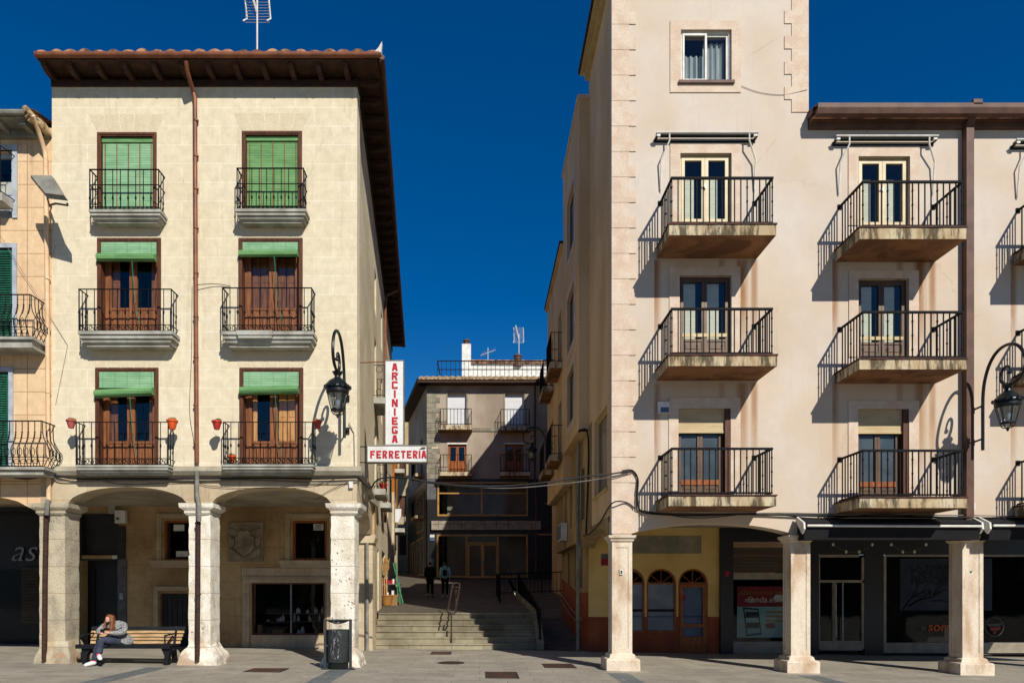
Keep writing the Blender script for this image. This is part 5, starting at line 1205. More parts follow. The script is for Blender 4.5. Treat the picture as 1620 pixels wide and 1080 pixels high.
def antenna(name, base, h, label, kind, grp='television antennas on the roofs', s=1.):
    t = thing('tv_antenna', base, label, 'antenna', grp); b = Vector(base)
    MB().bar(tuple(b), tuple(b+Vector((0,0,h))), .022*s, 6).build('mast', 'white', t)
    m = MB(); c = b+Vector((0,0,h-.35*s))
    if kind == 'panel':
        for sx in (-1, 1):
            m.tube([tuple(c+Vector((sx*.30*s-.04,-.02,.75*s))), tuple(c+Vector((sx*.30*s+.04*0,.12,-.05*s))), tuple(c+Vector((sx*.30*s-.06,.0,-.2*s)))], .022*s, 4)
        for k in range(14): z = -.2+.95*k/13; m.bar(tuple(c+Vector((-.32*s,.05,z*s))), tuple(c+Vector((.30*s,.05,z*s))), .006*s, 4)
        m.bar(tuple(c+Vector((0,0,0))), tuple(c+Vector((-.22*s,-.3,.8*s))), .03*s, 5)
    else:
        d = Vector((.8,.2,.35)).normalized(); m.bar(tuple(c-d*.6), tuple(c+d*.6), .015, 4)
        for k in range(8): q = c+d*(-.55+k*.15); m.bar(tuple(q+Vector((-.1,.3,-.1))), tuple(q+Vector((.1,-.3,.1))), .008, 4)
    m.build('receiver', 'white', t); return t
antenna('a', (-5.65,17.6,14.3), 2.45, 'white grid antenna on a mast above the cream stone building', 'panel')
x0, z0 = at50(821, 561); antenna('a', (x0,50,z0-.2), 1.7, 'white box antenna on the round vent of the far grey roof', 'panel', s=1.15)
x0, z0 = at50(772, 572); antenna('a', (x0,50,z0-.1), 1.1, 'small dark comb antenna left of the round vent on the far roof', 'yagi')

# ================================================================ far end of the street on the left
OB = thing('orange_building', (-5,38,1.5), 'orange fronted building just past the cream one in the alley', 'building')
SO = Fr(LX(33.62)+.10,33.62,-.10,1,-1,-.10)
MB(SO).wall(0, 9, 6.6, 13.0, 0, .3, [(2,3,8,10)]).box(0,.3,0,1.5,6.6,13).build('wall', 'orange', OB); MB(SO).wall(0, 9, 1, 6.6, -.01, .3, [(2,3,5,6.5),(1,3,1,4.2),(4,6,1,4.2)]).box(-.01,.3,.0,1.5,1,6.6).build('shop_wall', 'creamlow', OB); MB(SO).box(.8,6.2,.15,.2,1,4.3).build('shop_front', 'room', OB)
for z in (8, 5):
    bl = MB(SO).box(1.5, 3.5, -.5, 0, z-.2, z).build('balcony', 'greystone', OB); m = MB(SO)
    for zz in (z+.05,z+1): m.tube([(1.5,0,zz),(1.5,-.47,zz),(3.5,-.47,zz),(3.5,0,zz)], .014, 4)
    for q in range(12): m.bar((1.5+2*q/11,-.47,z),(1.5+2*q/11,-.47,z+1),.01,4)
    m.build('railing', 'iron', bl)
MB(SO).box(2, 3, .1, .15, 5, 6.5).box(2, 3, .1, .15, 8, 10).build('balcony_door', 'wood', OB)
DB = thing('pale_building', (-8,60,3), 'pale cream houses at the far end of the narrow street', 'building')
FD = Fr(0,60,1,0,0,1); hw = [(-7.0+1.3*k-.0, -6.4+1.3*k, z, z+1.8) for k in range(-3,2) for z in (5,8.3,11.6)]
MB(FD).wall(-14, -4.2, 3, at(0,658,60).z, 0, .3, hw).box(-14.2,-4.1,-.5,.5,at(0,658,60).z,at(0,658,60).z+.15).build('wall', 'farwall', DB)
for h in hw: MB(FD).box(h[0], h[1], .15, .2, h[2], h[3]).build('window', 'wood', DB)
MB(FD).box(-9, -7.6, -.1, -.002, 3.2, 6).build('door', 'room', DB)
FE = thing('taupe_house', (-12,50,3), 'shaded house front on the left of the narrow street, beyond the orange building', 'building')
m = MB(); m.prism([(-5.9,43),(-8.3,59.5),(-9.5,59.5),(-8,43)], 2, 2, 9.5); m.build('wall', 'creamlow', FE)
MB().prism([(-5.6,42.9),(-8.0,59.5),(-9.5,59.5),(-8,42.9)], 2, 9.5, 9.7).build('roof', 'oldtile', FE)
MB().box(-6.25,-5.95,43.2,44.6,5.2,6.3).build('awning_box', 'midgrey', FE)
wsn = thing('round_hanging_sign', (-5.4,42.8,6), 'small white square sign hanging over the far shops on the left of the alley', 'sign')
p = at(624, 815, 36); MB().box(p.x-.35, p.x+.35, 36, 36.1, p.z-.35, p.z+.35).build('sign_face', 'signwhite', wsn); MB().box(p.x-.9, p.x-.3, 36.02, 36.06, p.z+.2, p.z+.25).build('bracket', 'iron', wsn)
# the far side of the square, mirrored in every pane
OP = thing('plaza_building', (0,-34,0), 'shaded row of houses across the square, reflected in the dark shop panes', 'building')
MB().box(-60,-12,-46,-34,-1,11.5).box(-12,9,-46,-35,-1,9.0).box(9,60,-46,-34,-1,10).build('wall', 'backquoin', OP)
MB().prism([(-33.3,11.5),(-46,11.5),(-40,14.2)], 0, -60, -12).prism([(-34.3,9.0),(-46,9.0),(-40,11.5)], 0, -12, 9).prism([(-33.3,10),(-46,10),(-40,12.2)], 0, 9, 60).build('roof', 'tile', OP)
m = MB()
for k in range(44):
    for z in (1, 4.2, 7.2): x = -58+2.7*k; m.box(x, x+1.1, -34.05 if not -13 < x < 8.5 else -35.05, -33.98 if not -13 < x < 8.5 else -34.98, z, z+1.9)
tag(m.build('window', 'room', OP), kind='stuff')
# ================================================================ signs of the hardware shop
# cut out block capitals, each stroke a thin raised plate
STR = {'A': [((.0,0),(.38,1)), ((1,0),(.62,1)), ('h',.24,.76,.26)], 'R': [('v',0,0,1), ('h',.3,.8,1), ('h',.3,.8,.5), ('v',1,.58,.92), ((.98,0),(.62,.42))], 'C': [('v',0,.1,.9), ('h',.1,.92,1), ('h',.1,.92,0), ('v',1,.74,.9), ('v',1,.1,.26)],
       'I': [('v',.5,0,1)], 'N': [('v',0,0,1), ('v',1,0,1), ((.95,.0),(.05,1))], 'E': [('v',0,0,1), ('h',.3,1,1), ('h',.3,.85,.5), ('h',.3,1,0)], 'F': [('v',0,0,1), ('h',.3,1,1), ('h',.3,.85,.52)],
       'G': [('v',0,.1,.9), ('h',.1,.92,1), ('h',.1,.92,0), ('v',1,.74,.9), ('v',1,.05,.44), ('h',.55,.72,.44)], 'T': [('h',0,1,1), ('v',.5,0,.8)]}
def block_letter(ch, x, z, w, h, t, y, parent):
    m = MB(); x0 = x-w/2; z0 = z-h/2; d = .004
    for k, q in enumerate(STR[ch]):
        y1 = y-d-.0011*k
        if q[0] == 'v': a = x0+(w-t)*q[1]; m.box(a, a+t, y1, y, z0+h*q[2], z0+h*q[3])
        elif q[0] == 'h':
            c = z0+(h-t)*q[3]; m.box(x0+w*q[1], x0+w*q[2], y1, y, c, c+t)
        else:
            (u0, v0), (u1, v1) = q; a = x0+(w-t*1.1)*u0; b = x0+(w-t*1.1)*u1; m.prism([(a,z0+h*v0),(a+t*1.1,z0+h*v0),(b+t*1.1,z0+h*v1),(b,z0+h*v1)], 1, y1, y)
    return m.build('letter', 'red', parent)
vs = thing('vertical_sign', at(624,703,16.6), 'tall white sign with red lettering ARCINIEGA hanging at the corner of the cream building', 'sign')
a = at(610,703,16.6); b = at(638,570.5,16.6)
MB().box(a.x, b.x, 16.6, 16.78, a.z, b.z).build('sign_case', 'signwhite', vs)
MB().ring(a.x-.015, b.x+.015, 16.59, 16.79, a.z-.015, b.z+.015, .016).build('sign_frame', 'greypaint', vs)
ch_ = 'ARCINIEGA'
for i, c in enumerate(ch_): p = at(624.6, 580.5+i*(694-580.5)/8, 16.6); block_letter(c, p.x, p.z, .145, .185, .046, 16.5995, vs)
m = MB(); q = at(566,570.5,16.6); m.tube([(SD(.6,0,0).x,16.68,b.z-.02),(b.x-.1,16.68,b.z+.012)], .014, 5); m.build('bracket', 'copper', vs)
hsn = thing('horizontal_sign', at(628,731,16.5), 'white sign with red lettering FERRETERIÁ just below the tall one', 'sign')
a = at(581.5,730,16.5); b = at(675,705,16.5)
MB().box(a.x, b.x, 16.5, 16.7, a.z, b.z).build('sign_case', 'signwhite', hsn); MB().ring(a.x-.015, b.x+.015, 16.49, 16.71, a.z-.015, b.z+.015, .018).build('sign_frame', 'greypaint', hsn)
for i, c in enumerate('FERRETERIA'):
    px_l = (589.5,599.2,609,618.8,628.4,638,647.4,657,663.8,670.6)[i]; p = at(px_l, 718.6, 16.5); block_letter(c, p.x, p.z, .115 if c != 'A' else .125, .185, .042, 16.4995, hsn)
text('´', .25, at(671.5, 713.5, 16.497), 0, 'red', 'lettering', hsn, .004, .006, 1)
p = at(669, 709, 16.498); MB().prism([(p.x-.09,p.z-.03),(p.x-.02,p.z+.03),(p.x+.05,p.z+.03),(p.x+.06,p.z-.005),(p.x+.0,p.z-.02)], 1, 16.49, 16.499).build('rust_patch', 'browncorn', hsn)
for z in (b.z+.0, a.z+.0): MB().tube([(SD(.5,0,0).x,16.6,z),(a.x+.05,16.6,z)], .013, 5).build('bracket', 'iron', hsn)

# ================================================================ wall lanterns
def lantern(X, dz, label, s=1., T=None):
    """bracket profile in (d, z), d = distance out from the wall"""
    F = T or Fr(X,16,1,0,0,1)
    base = F(0,-.36*s,4.94+dz)
    t = thing('wall_lantern', base, label, 'street lamp', 'scroll bracket lanterns on the walls')
    Z0 = 4.94+dz
    def P(d, z): return (0, -d*s, Z0+(z-4.94)*s)
    cen = (1.10, 6.52); pts = [P(.36,4.94), P(.36,5.4), P(.36,5.9), P(.37,6.2), P(.42,6.48), P(.54,6.76), P(.72,6.96), P(.95,7.05), P(1.2,7.03), P(1.42,6.9), P(1.56,6.68), P(1.58,6.46), P(1.48,6.28), P(1.3,6.2), P(1.1,6.2), P(.95,6.28), P(.90,6.42), P(.95,6.55), P(1.06,6.6), P(1.16,6.54), P(1.16,6.45)]
    # smooth the run of points
    V = [Vector(q) for q in pts]; sm = []
    for i in range(len(V)-1):
        p0 = V[max(i-1,0)]; p1 = V[i]; p2 = V[i+1]; p3 = V[min(i+2,len(V)-1)]
        for k in range(4):
            u = k/4; sm.append(.5*((2*p1)+(p2-p0)*u+(2*p0-5*p1+4*p2-p3)*u*u+(3*p1-p0-3*p2+p3)*u**3))
    sm.append(V[-1]); n = len(sm)
    MB(F).tube([tuple(v) for v in sm], [.034*s if i < n*.75 else (.034-.014*(i-n*.75)/(n*.25))*s for i in range(n)], 8).build('bracket', 'lampiron', t, True)
    for z in (5.18, 5.92): q = P(.02,z); MB(F).tube([P(0,z), P(.36,z+.02)], .022*s, 6).box(-.05*s, .05*s, -.04*s, 0, q[2]-.07*s, q[2]+.07*s).build('wall_arm', 'lampiron', t, True)
    MB(F).lathe(P(1.16,6.44), [(.0,-.05*s),(.045*s,-.02*s),(.045*s,.02*s),(0,.05*s)], 8).build('scroll_end', 'lampiron', t, True)
    c = P(1.10, 5.24)
    m = MB(F)
    m.lathe(c, [(r*s, z*s) for r, z in ((.20,.56),(.275,.58),(.275,.60),(.27,.62),(.235,.66),(.17,.74),(.10,.80),(.07,.82),(.06,.86),(.085,.89),(.11,.94),(.10,.945),(.05,.93),(.03,1.0))], 16)
    for k in range(16):
        a_ = k*math.pi/8; q = (c[0]+.275*s*math.cos(a_), c[1]+.275*s*math.sin(a_), c[2]+.60*s); m.lathe(q, [(.03*s,0),(.02*s,.03*s),(.0,.055*s)], 4)
        if k % 2: q = (c[0]+.10*s*math.cos(a_), c[1]+.10*s*math.sin(a_), c[2]+.93*s); m.lathe(q, [(.02*s,0),(.0,.04*s)], 4)
    cap = m.build('lamp_cap', 'lampiron', t, False)
    MB(F).lathe(c, [(.21*s,.46*s),(.245*s,.50*s),(.245*s,.56*s),(.21*s,.579*s)], 16).build('lamp_collar', 'lampiron', cap, True)
    m = MB(F); m.lathe(c, [(r*s, z*s) for r, z in ((.115,.10),(.135,.12),(.15,.12),(.15,.145),(.125,.145))], 12)
    for k in range(6):
        a_ = k*math.pi/3+.3; m.tube([(c[0]+.215*s*math.cos(a_), c[1]+.215*s*math.sin(a_), c[2]+.47*s), (c[0]+.135*s*math.cos(a_), c[1]+.135*s*math.sin(a_), c[2]+.13*s)], .011*s, 4)
        m.tube([(c[0]+.14*s*math.cos(a_), c[1]+.14*s*math.sin(a_), c[2]+.11*s), (c[0]+.09*s*math.cos(a_), c[1]+.09*s*math.sin(a_), c[2]+.04*s), (c[0]+.02*s*math.cos(a_), c[1]+.02*s*math.sin(a_), c[2]+.02*s)], .010*s, 4)
    m.lathe(c, [(.0,-.05*s),(.02*s,-.03*s),(.03*s,0),(.03*s,.03*s),(.0,.06*s)], 8)
    m.build('lamp_cage', 'lampiron', t)
    MB(F).lathe(c, [(.118*s,.14*s),(.20*s,.46*s),(.195*s,.465*s),(.112*s,.145*s)], 12).build('lamp_glass', 'lampglass', t, True)
    MB(F).lathe(c, [(.03*s,.2*s),(.055*s,.28*s),(.05*s,.36*s),(.02*s,.44*s)], 10).build('bulb', 'opal', t, True)
    return t
MT['lampglass'] = glassmat('lantern_glass', (.80,.84,.86,1), .12, .15)
lantern(-3.06, .28, 'scroll bracket lantern on the cream facade, left of the red lettered signs')
lantern(11.30, 0, 'scroll bracket lantern on the beige facade right of the brown downpipe')
lantern(0, 0, 'dark scroll bracket lantern in the alley shade, against the taupe building', .62, Fr(2.80,24.4,0,1,1,0)) if False else None
t_ = Fr(2.75,25.2,0,1,1,0)
class FrZ(Fr):
    pass
lf = Fr(2.62,25.2,0,-1,1,0)
def alley_lantern():
    F0 = Fr(2.62,25.2,0,1,1,0)
    lantern(0, 1.35, 'dark scroll bracket lantern in the alley shade, under the overhanging block', .68, F0)
alley_lantern()

# ================================================================ floodlight
fl = thing('floodlight', at(80,318,15.6), 'grey rectangular floodlight tilted out from the wall between peach and cream buildings', 'floodlight')
c = [at(49,282,15.3), at(86,282.5,15.3), at(108,318,15.0), at(75,314,15.05)]
n = (c[1]-c[0]).cross(c[3]-c[0]).normalized(); n = n if n.z > 0 else -n
m = MB(); q = [p+n*.10 for p in c]; ctr = sum(q, Vector())/4; q = [p+(ctr-p)*.12 for p in q]
m.add([tuple(p) for p in c+q], [(0,1,2,3),(7,6,5,4),(0,1,5,4),(1,2,6,5),(2,3,7,6),(3,0,4,7)]); m.build('housing', 'greypaint', fl)
ci = sum(c, Vector())/4; m = MB(); k = [p+(ci-p)*.2-n*.006 for p in c]; m.add([tuple(p) for p in k]+[tuple(p+n*.004) for p in k], [(0,1,2,3),(4,5,6,7)]); m.build('lens', 'frost', fl)
m = MB(); k = [p+(ci-p)*.55-n*.012 for p in c]; m.quad(*[tuple(p) for p in k]); m.build('reflector', 'greystone', fl)
e = at(78,325,15.92); m = MB(); m.tube([tuple(c[2]+Vector((-.05,.05,-.03))), tuple(at(107,325,15.2)), tuple(at(88,322,15.5)), tuple(e), (e.x, 16.0, e.z)], .022, 6); m.bar(tuple(c[3]), tuple(e), .02); m.build('bracket', 'darkgrey', fl)

# ================================================================ cables
def cable(pts, r, label, mat='cable', jit=.0, grp='cables strung along the walls'):
    V = [Vector(p) for p in pts]; out = []
    for i in range(len(V)-1):
        p0 = V[max(i-1,0)]; p1 = V[i]; p2 = V[i+1]; p3 = V[min(i+2,len(V)-1)]
        for k in range(5): u = k/5; out.append(.5*((2*p1)+(p2-p0)*u+(2*p0-5*p1+4*p2-p3)*u*u+(3*p1-p0-3*p2+p3)*u**3))
    out.append(V[-1]); return tag(MB().tube([tuple(v) for v in out], r, 5).build('cable', mat), label, 'cable', grp)
Yc = 15.93
def cp(px, py, Y=Yc): return tuple(at(px, py, Y))
cable([cp(0,751),cp(40,757),cp(84,752),cp(120,757),cp(200,757),cp(308,757),cp(420,756),cp(500,757),cp(568,755)], .022, 'thick black cable pinned under the cornice of the cream building')
cable([cp(84,748,15.95),cp(92,760,15.95),cp(150,760.5,15.95),cp(250,759,15.95),cp(306,760,15.95),cp(400,759,15.95),cp(470,762,15.95),cp(530,763,15.95),cp(566,760,15.95)], .014, 'thin grey cable sagging just below the thick one on the cream building', 'cablelight')
cable([cp(568,756),cp(585,772,16.3),cp(600,757,16.1),cp(640,755,16),cp(680,762,16),cp(740,768,15.95),cp(800,768,15.95),cp(860,763,15.9),cp(920,754,15.9),cp(968,749,15.9),cp(996,744,15.92)], .020, 'thick black cable crossing the alley between the two corner buildings')
cable([cp(660,762,16.05),cp(720,768,16),cp(800,772,15.95),cp(880,766,15.9),cp(950,757,15.9),cp(1000,747,15.95)], .010, 'pale thin wire crossing the alley just under the black cable', 'cablelight')
cable([cp(984,745,15.95),cp(1000,744,15.95),cp(1009,758,15.95),cp(1008,785,15.95),cp(1012,806,15.95),cp(1030,812,15.95),cp(1100,815,15.95),cp(1180,813,15.95),cp(1300,816,15.93),cp(1420,817,15.93),cp(1520,818,15.82),cp(1560,819,15.93),cp(1640,820,15.93)], .022, 'black cable looping down beside the quoins and along above the shop awnings')
cable([cp(1008,760,15.97),cp(1005,800,15.97),cp(1020,809,15.97),cp(1120,813,15.97),cp(1240,811,15.97),cp(1380,814,15.97),cp(1510,814.5,15.90),cp(1600,816,15.95)], .012, 'thin cable above the black one along the beige arcade', 'cablelight')
cable([(2.99,20.3,3.4),(2.99,19.0,3.36),(3.0,17.5,3.5),cp(968,796,15.95),cp(990,794,15.95),cp(1004,803,15.95)], .016, 'black cable climbing round the tower corner from the alley wall')
cable([(2.72,19.3,6.2),(2.98,19.2,6.0),(2.98,19.6,3.4)], .025, 'black cable hanging down under the overhanging block')
cable([cp(308,451,15.9),cp(340,449,15.95),cp(365,453,15.98)], .008, 'short thin wire from the copper downpipe to a hook left of the right middle balcony')
tag(MB().bar(cp(0,372,15.9),cp(107,546,15.985),.005,4).bar(cp(107,546,15.985),cp(88,640,15.99),.005,4).build('cable', 'cablelight'), 'very thin straight wire slanting down across the peach facade', 'cable', 'cables strung along the walls')
cable([cp(304,452,15.97),cp(303,560,15.985),cp(300,650,15.98),cp(307,700,15.985),cp(308,735,15.97)], .006, 'thin wire hanging loosely just left of the copper downpipe')
cable([cp(150,758,15.96),cp(200,766,15.97),cp(300,762,15.96),cp(330,768,15.96),cp(400,772,15.97),cp(500,766,15.96),cp(530,757,15.97)], .007, 'thin drooping wire over the crowns of the two left arches')
cable([cp(500,790,15.97),cp(520,776,15.96),cp(556,760,15.96)], .007, 'frayed wire end slanting up to the corner above the third left pillar')
cable([cp(1010,806,15.95),cp(1100,819,15.96),cp(1200,812,15.95),cp(1300,820,15.96),cp(1400,813,15.95),cp(1510,820,15.9),cp(1640,814,15.95)], .010, 'wavy thin cable tangled with the black one above the awnings')
cable([cp(1160,131,15.985),cp(1200,146,15.985),cp(1240,150,15.985),cp(1277,142,15.97)], .005, 'thin wire drooping from the tower window sill to the right quoins', 'cablelight')
cable([cp(552,668,15.95),cp(558,682,15.98),cp(560,690,15.98),cp(561,755,15.98)], .009, 'thin wire running down from the lantern on the cream facade', 'cablelight')
jb = tag(MB().box(fx(553)-.0, fx(559), 15.93, 15.998, fz(772), fz(762)).build('junction_box', 'white'), 'small white junction box under the cornice by the right arch', 'junction box')
jb2 = thing('house_number_box', (fx(1048),15.95,fz(654)), 'small white and blue plate left of the lowest tower door', 'plate')
MB(FA).box(fx(1040), fx(1058), -.06, -.001, fz(654), fz(636)).build('plate_body', 'white', jb2); MB(FA).box(fx(1044), fx(1057), -.064, -.06, fz(653), fz(645)).build('plate_face', 'blueboard', jb2)
tag(MB().box(fx(1534), fx(1540), 15.93, 15.998, fz(806), fz(796)).build('junction_box', 'white'), 'small white junction box right of the brown downpipe above the awnings', 'junction box')

# ================================================================ flower pots
def pp(px, py, Y): return tuple(at(px, py, Y))
flower_pot(pp(112.5,677,15.60), 'potpink', 'pinkish clay pot hung on the left end of the lowest left balcony', 'flower pots on the lowest balconies', 1.0, 'dryplant')
flower_pot(pp(272.5,679,15.62), 'potorange', 'orange pot hung on the right end of the lowest left balcony', 'flower pots on the lowest balconies', 1.15, 'dryplant')
flower_pot(pp(343,679,15.60), 'potred', 'red pot with green plant on the left end of the lowest right balcony', 'flower pots on the lowest balconies', 1.05)
flower_pot(pp(502.5,678,15.60), 'potred', 'red pot with a bare twig on the right end of the lowest right balcony', 'flower pots on the lowest balconies', .95, 'dryplant')
flower_pot(pp(367,732,15.75), 'potorange', 'small pot standing on the floor of the lowest right balcony', 'flower pots on the lowest balconies', .9)

# ================================================================ bench
bn = thing('park_bench', (-8.05,16.1,.1), 'slatted wooden bench with black metal seat and legs between the two left pillars', 'bench')
bz0 = .105
X0, X1 = -9.10, -7.02
def bb(pts, x0, x1, name, mat): return MB().prism(pts, 0, x0, x1).build(name, mat, bn)
for x in (X0+.02, X1-.27):
    MB().prism([(x,bz0+.42),(x+.25,bz0+.42),(x+.20,bz0+.2),(x+.17,bz0),(x+.07,bz0),(x+.10,bz0+.2)] if x > -8 else [(x,bz0+.42),(x+.25,bz0+.42),(x+.12,bz0+.2),(x+.12,bz0),(x+.02,bz0),(x+.0,bz0+.2)], 1, 15.82, 15.95).build('leg', 'benchmetal', bn)
    MB().prism([(15.95,bz0+.30),(16.35,bz0+.30),(16.42,bz0),(16.34,bz0),(16.28,bz0+.22),(15.95,bz0+.26)], 0, x+.05, x+.15).build('leg', 'benchmetal', bn)
for k in range(4):
    y = 15.78+.115*k; MB().box(X0-.06, X1-.0, y, y+.105, bz0+.42-.008*k, bz0+.46-.008*k).build('seat_slat', 'benchmetal', bn)
MB().box(X0-.08, X1-.02, 15.755, 15.782, bz0+.37, bz0+.465).build('seat_edge', 'benchmetal', bn)
sl = lambda z: 16.24+(z-.45)*.26
for k, (z0, z1) in enumerate(((.50,.565),(.58,.645),(.66,.725),(.74,.805),(.82,.90))):
    y0, y1 = sl(z0), sl(z1)
    ex = .02*k
    MB().prism([(y0,bz0+z0-.05),(y0+.03,bz0+z0-.05),(y1+.03,bz0+z1-.06),(y1,bz0+z1-.06)], 0, X0-.02-ex*.3, X1+ex).build('back_slat', 'benchwood' if k < 4 else 'benchmetal', bn)
for x in (X0+.12, X1-.15): MB().prism([(16.2,bz0+.40),(16.26,bz0+.38),(16.40,bz0+.85),(16.36,bz0+.85)], 0, x, x+.05).build('back_support', 'benchmetal', bn)
for x in (X0-.05, X1-.19):
    MB().tube([(x+.02,15.85,bz0+.46),(x+.02,15.84,bz0+.64),(x+.06,15.9,bz0+.67),(x+.10,16.27,bz0+.70)], .017, 6).box(x, x+.04, 15.84, 16.26, bz0+.655, bz0+.675).build('armrest', 'benchmetal', bn)

# ================================================================ litter bin
bi = thing('litter_bin', (-3.15,15.45,.04), 'dark perforated litter bin in a steel frame, splashed with white paint, before the worn pillar', 'litter bin')
zb0 = .04; XA, XB = -3.47, -2.86
m = MB()
for x in (XA, XB-.05): m.box(x, x+.05, 15.40, 15.48, zb0, zb0+1.08); m.prism([(x-.08,zb0),(x+.13,zb0),(x+.03,zb0+.06),(x+.02,zb0+.06)], 1, 15.35, 15.53)
m.box(XA, XB, 15.40, 15.48, zb0+1.08, zb0+1.11); m.build('frame', 'binmetal', bi)
n = 12; pts = [(XA+.05, zb0+1.08)]+[(XA+.05+(XB-XA-.10)*k/n, zb0+1.08-.075*math.sin(math.pi*k/n)) for k in range(n+1)]+[(XB-.05, zb0+1.08)]
MB().prism(pts[1:-1], 1, 15.43, 15.45).build('hood_plate', 'bindrum', bi)
xc = (XA+XB)/2; MB().lathe((xc,15.5,0), [(.245,zb0+.15),(.258,zb0+.17),(.258,zb0+.86),(.262,zb0+.88),(.25,zb0+.88),(.245,zb0+.5)], 32, 1, .66).build('drum', 'bindrum', bi, True)
MB().lathe((xc,15.5,0), [(.22,zb0+.02),(.22,zb0+.15)], 20, 1, .66).build('drum_foot', 'black', bi)
for x in (XA+.05, XB-.12): MB().box(x, x+.07, 15.42, 15.46, zb0+.5, zb0+.55).build('pivot', 'binmetal', bi)

# ================================================================ stair handrail, railings, covers
hd = thing('stair_handrail', (-.85,21.5,.3), 'narrow looped steel handrail in the middle of the wide stone steps', 'handrail')
xa_, xb_ = -1.02, -.78
low = Vector((0,21.45,1.10)); hi_ = Vector((0,22.95,2.06))
def hp(x, t): v = low.lerp(hi_, t); return (x+.12*t, v.y, v.z)
path = [hp(xa_,.05)]+[hp(xa_,t) for t in (.3,.6,.93)]+[hp((xa_*.85+xb_*.15),.985), hp((xa_+xb_)/2,1.0), hp((xa_*.15+xb_*.85),.985)]+[hp(xb_,t) for t in (.93,.6,.3,.05)]+[hp((xa_*.15+xb_*.85),-.01), hp((xa_+xb_)/2,-.03), hp((xa_*.85+xb_*.15),-.01)]
MB().tube(path, .026, 8, True).build('rail', 'brownsteel', hd, True)
m = MB(); xm_ = (xa_+xb_)/2
m.tube([(xm_,21.55,.17),(xm_,21.55,.95),(xm_,21.62,1.16)], .026, 8); m.build('post', 'brownsteel', hd, True); m = MB(); m.tube([(xm_+.1,22.75,1.06),(xm_+.1,22.75,1.85)], .026, 8); m.build('post', 'brownsteel', hd, True); m = MB(); m.tube([hp(xa_,.12),(xm_+.02,21.62,1.16),hp(xb_,.12)], .015, 6); m.build('crossbar', 'brownsteel', hd, True); m = MB(); m.tube([hp(xa_,.85),hp(xb_,.85)], .015, 6); m.build('crossbar', 'brownsteel', hd, True)
def railing(p0, p1, h, label, n, grp='black railings above the steps'):
    t = thing('railing', p0, label, 'railing', grp); P, Q = Vector(p0), Vector(p1); m = MB(); up = Vector((0,0,1))
    for q in (h, h*.12): m.bar(tuple(P+up*q), tuple(Q+up*q), .025, 5)
    m.build('rail', 'iron', t); m = MB()
    for k in range(n+1): v = P.lerp(Q, k/n); m.bar(tuple(v), tuple(v+up*h), .012 if k % 6 else .028, 4)
    m.build('baluster', 'iron', t)
railing((1.83,21.35,.25), (1.83,34,1.75), 1.0, 'black railing on top of the wall between steps and ramp', 50)
railing((.80,34,1.6), (5.2,34,1.75), 1.05, 'black railing across the top of the ramp in the shade', 24)
railing((.80,28.5,1.33), (.80,34,1.6), 1.1, 'short black railing leading up from the landing to the terrace', 16)
for i, (px0,px1,py0,py1,lab) in enumerate(((768,822,1062,1072,'long rusty drain grate nearest the camera, below the steps'),(862,913,1048,1054.5,'brown rectangular cover left of the first right hand pillar'),(383,443,1061,1067,'brown rectangular cover in front of the second arch'),(680,713,1031,1035.5,'small dark grate close to the foot of the steps'))):
    Yn, Yf = 1.74*FL/(py1-PY), 1.74*FL/(py0-PY); x0 = (px0-PX)*Yn/FL; x1 = (px1-PX)*Yn/FL
    t = thing('drain_cover', ((x0+x1)/2,Yn,gz(x0)), lab, 'drain cover', 'metal covers set in the paving'); zz = gz((x0+x1)/2)
    MB().ring(x0, x1, -Yf, -Yn, 0, .001, .03) if False else None
    m = MB(); m.box(x0, x1, Yn, Yf, zz-.03, zz+.009); m.build('cover_plate', 'grate', t); m = MB(); k = x0+.03
    while k < x1-.04: m.box(k, k+.02, Yn+.03, Yf-.03, zz+.009, zz+.016); k += .045
    m.build('bar', 'browncorn', t)
Yn = 1.74*FL/(1048.5-PY); xc = (713-PX)*Yn/FL; t = thing('manhole_cover', (xc,Yn,gz(xc)), 'round dark manhole cover in front of the steps', 'manhole cover')
MB().lathe((xc,Yn,gz(xc)), [(.34,-.03),(.34,.008),(.31,.008),(.31,.012),(.0,.012)], 28).build('lid', 'grate', t)

# ================================================================ goods outside the hardware shop
def q27(px, py, Y): return at(px, py, Y)
c = q27(611.5, 957, 26.9); t = thing('wicker_basket', tuple(c), 'round wicker basket on the ground outside the hardware shop', 'basket')
MB().lathe(tuple(c), [(.17,0),(.20,.1),(.25,.36),(.26,.38),(.24,.38),(.17,.05)], 20).build('basket_body', 'wicker', t, True); MB().tube([tuple(c+Vector((.25*math.cos(a),.25*math.sin(a),.38))) for a in [k*.4 for k in range(16)]], .025, 6, True).build('rim', 'wicker', t)
c = q27(624, 957, 27.3); t = tag(MB().box(c.x-.2, c.x+.12, 27.2, 27.5, c.z, c.z+.30).prism([(c.x-.2,c.z+.301),(c.x+.12,c.z+.301),(c.x+.2,c.z+.42),(c.x-.12,c.z+.42)], 1, 27.2, 27.21).build('cardboard_box', 'card'), 'open cardboard box beside the wicker basket', 'box')
tb = thing('display_table', (c.x,27.6,c.z), 'small metal display rack of goods outside the hardware shop', 'display rack')
zc = q27(0, 924, 27.6).z; xl, xr = q27(605,0,27.6).x, q27(634,0,27.6).x
m = MB(); m.box(xl, xr, 27.4, 27.9, zc, zc+.03)
for x in (xl+.02, xr-.05): m.box(x, x+.03, 27.42, 27.45, c.z-.02, zc); m.box(x, x+.03, 27.85, 27.88, c.z-.02, zc)
m.build('rack_frame', 'steel', tb)
rnd = random.Random(11); 
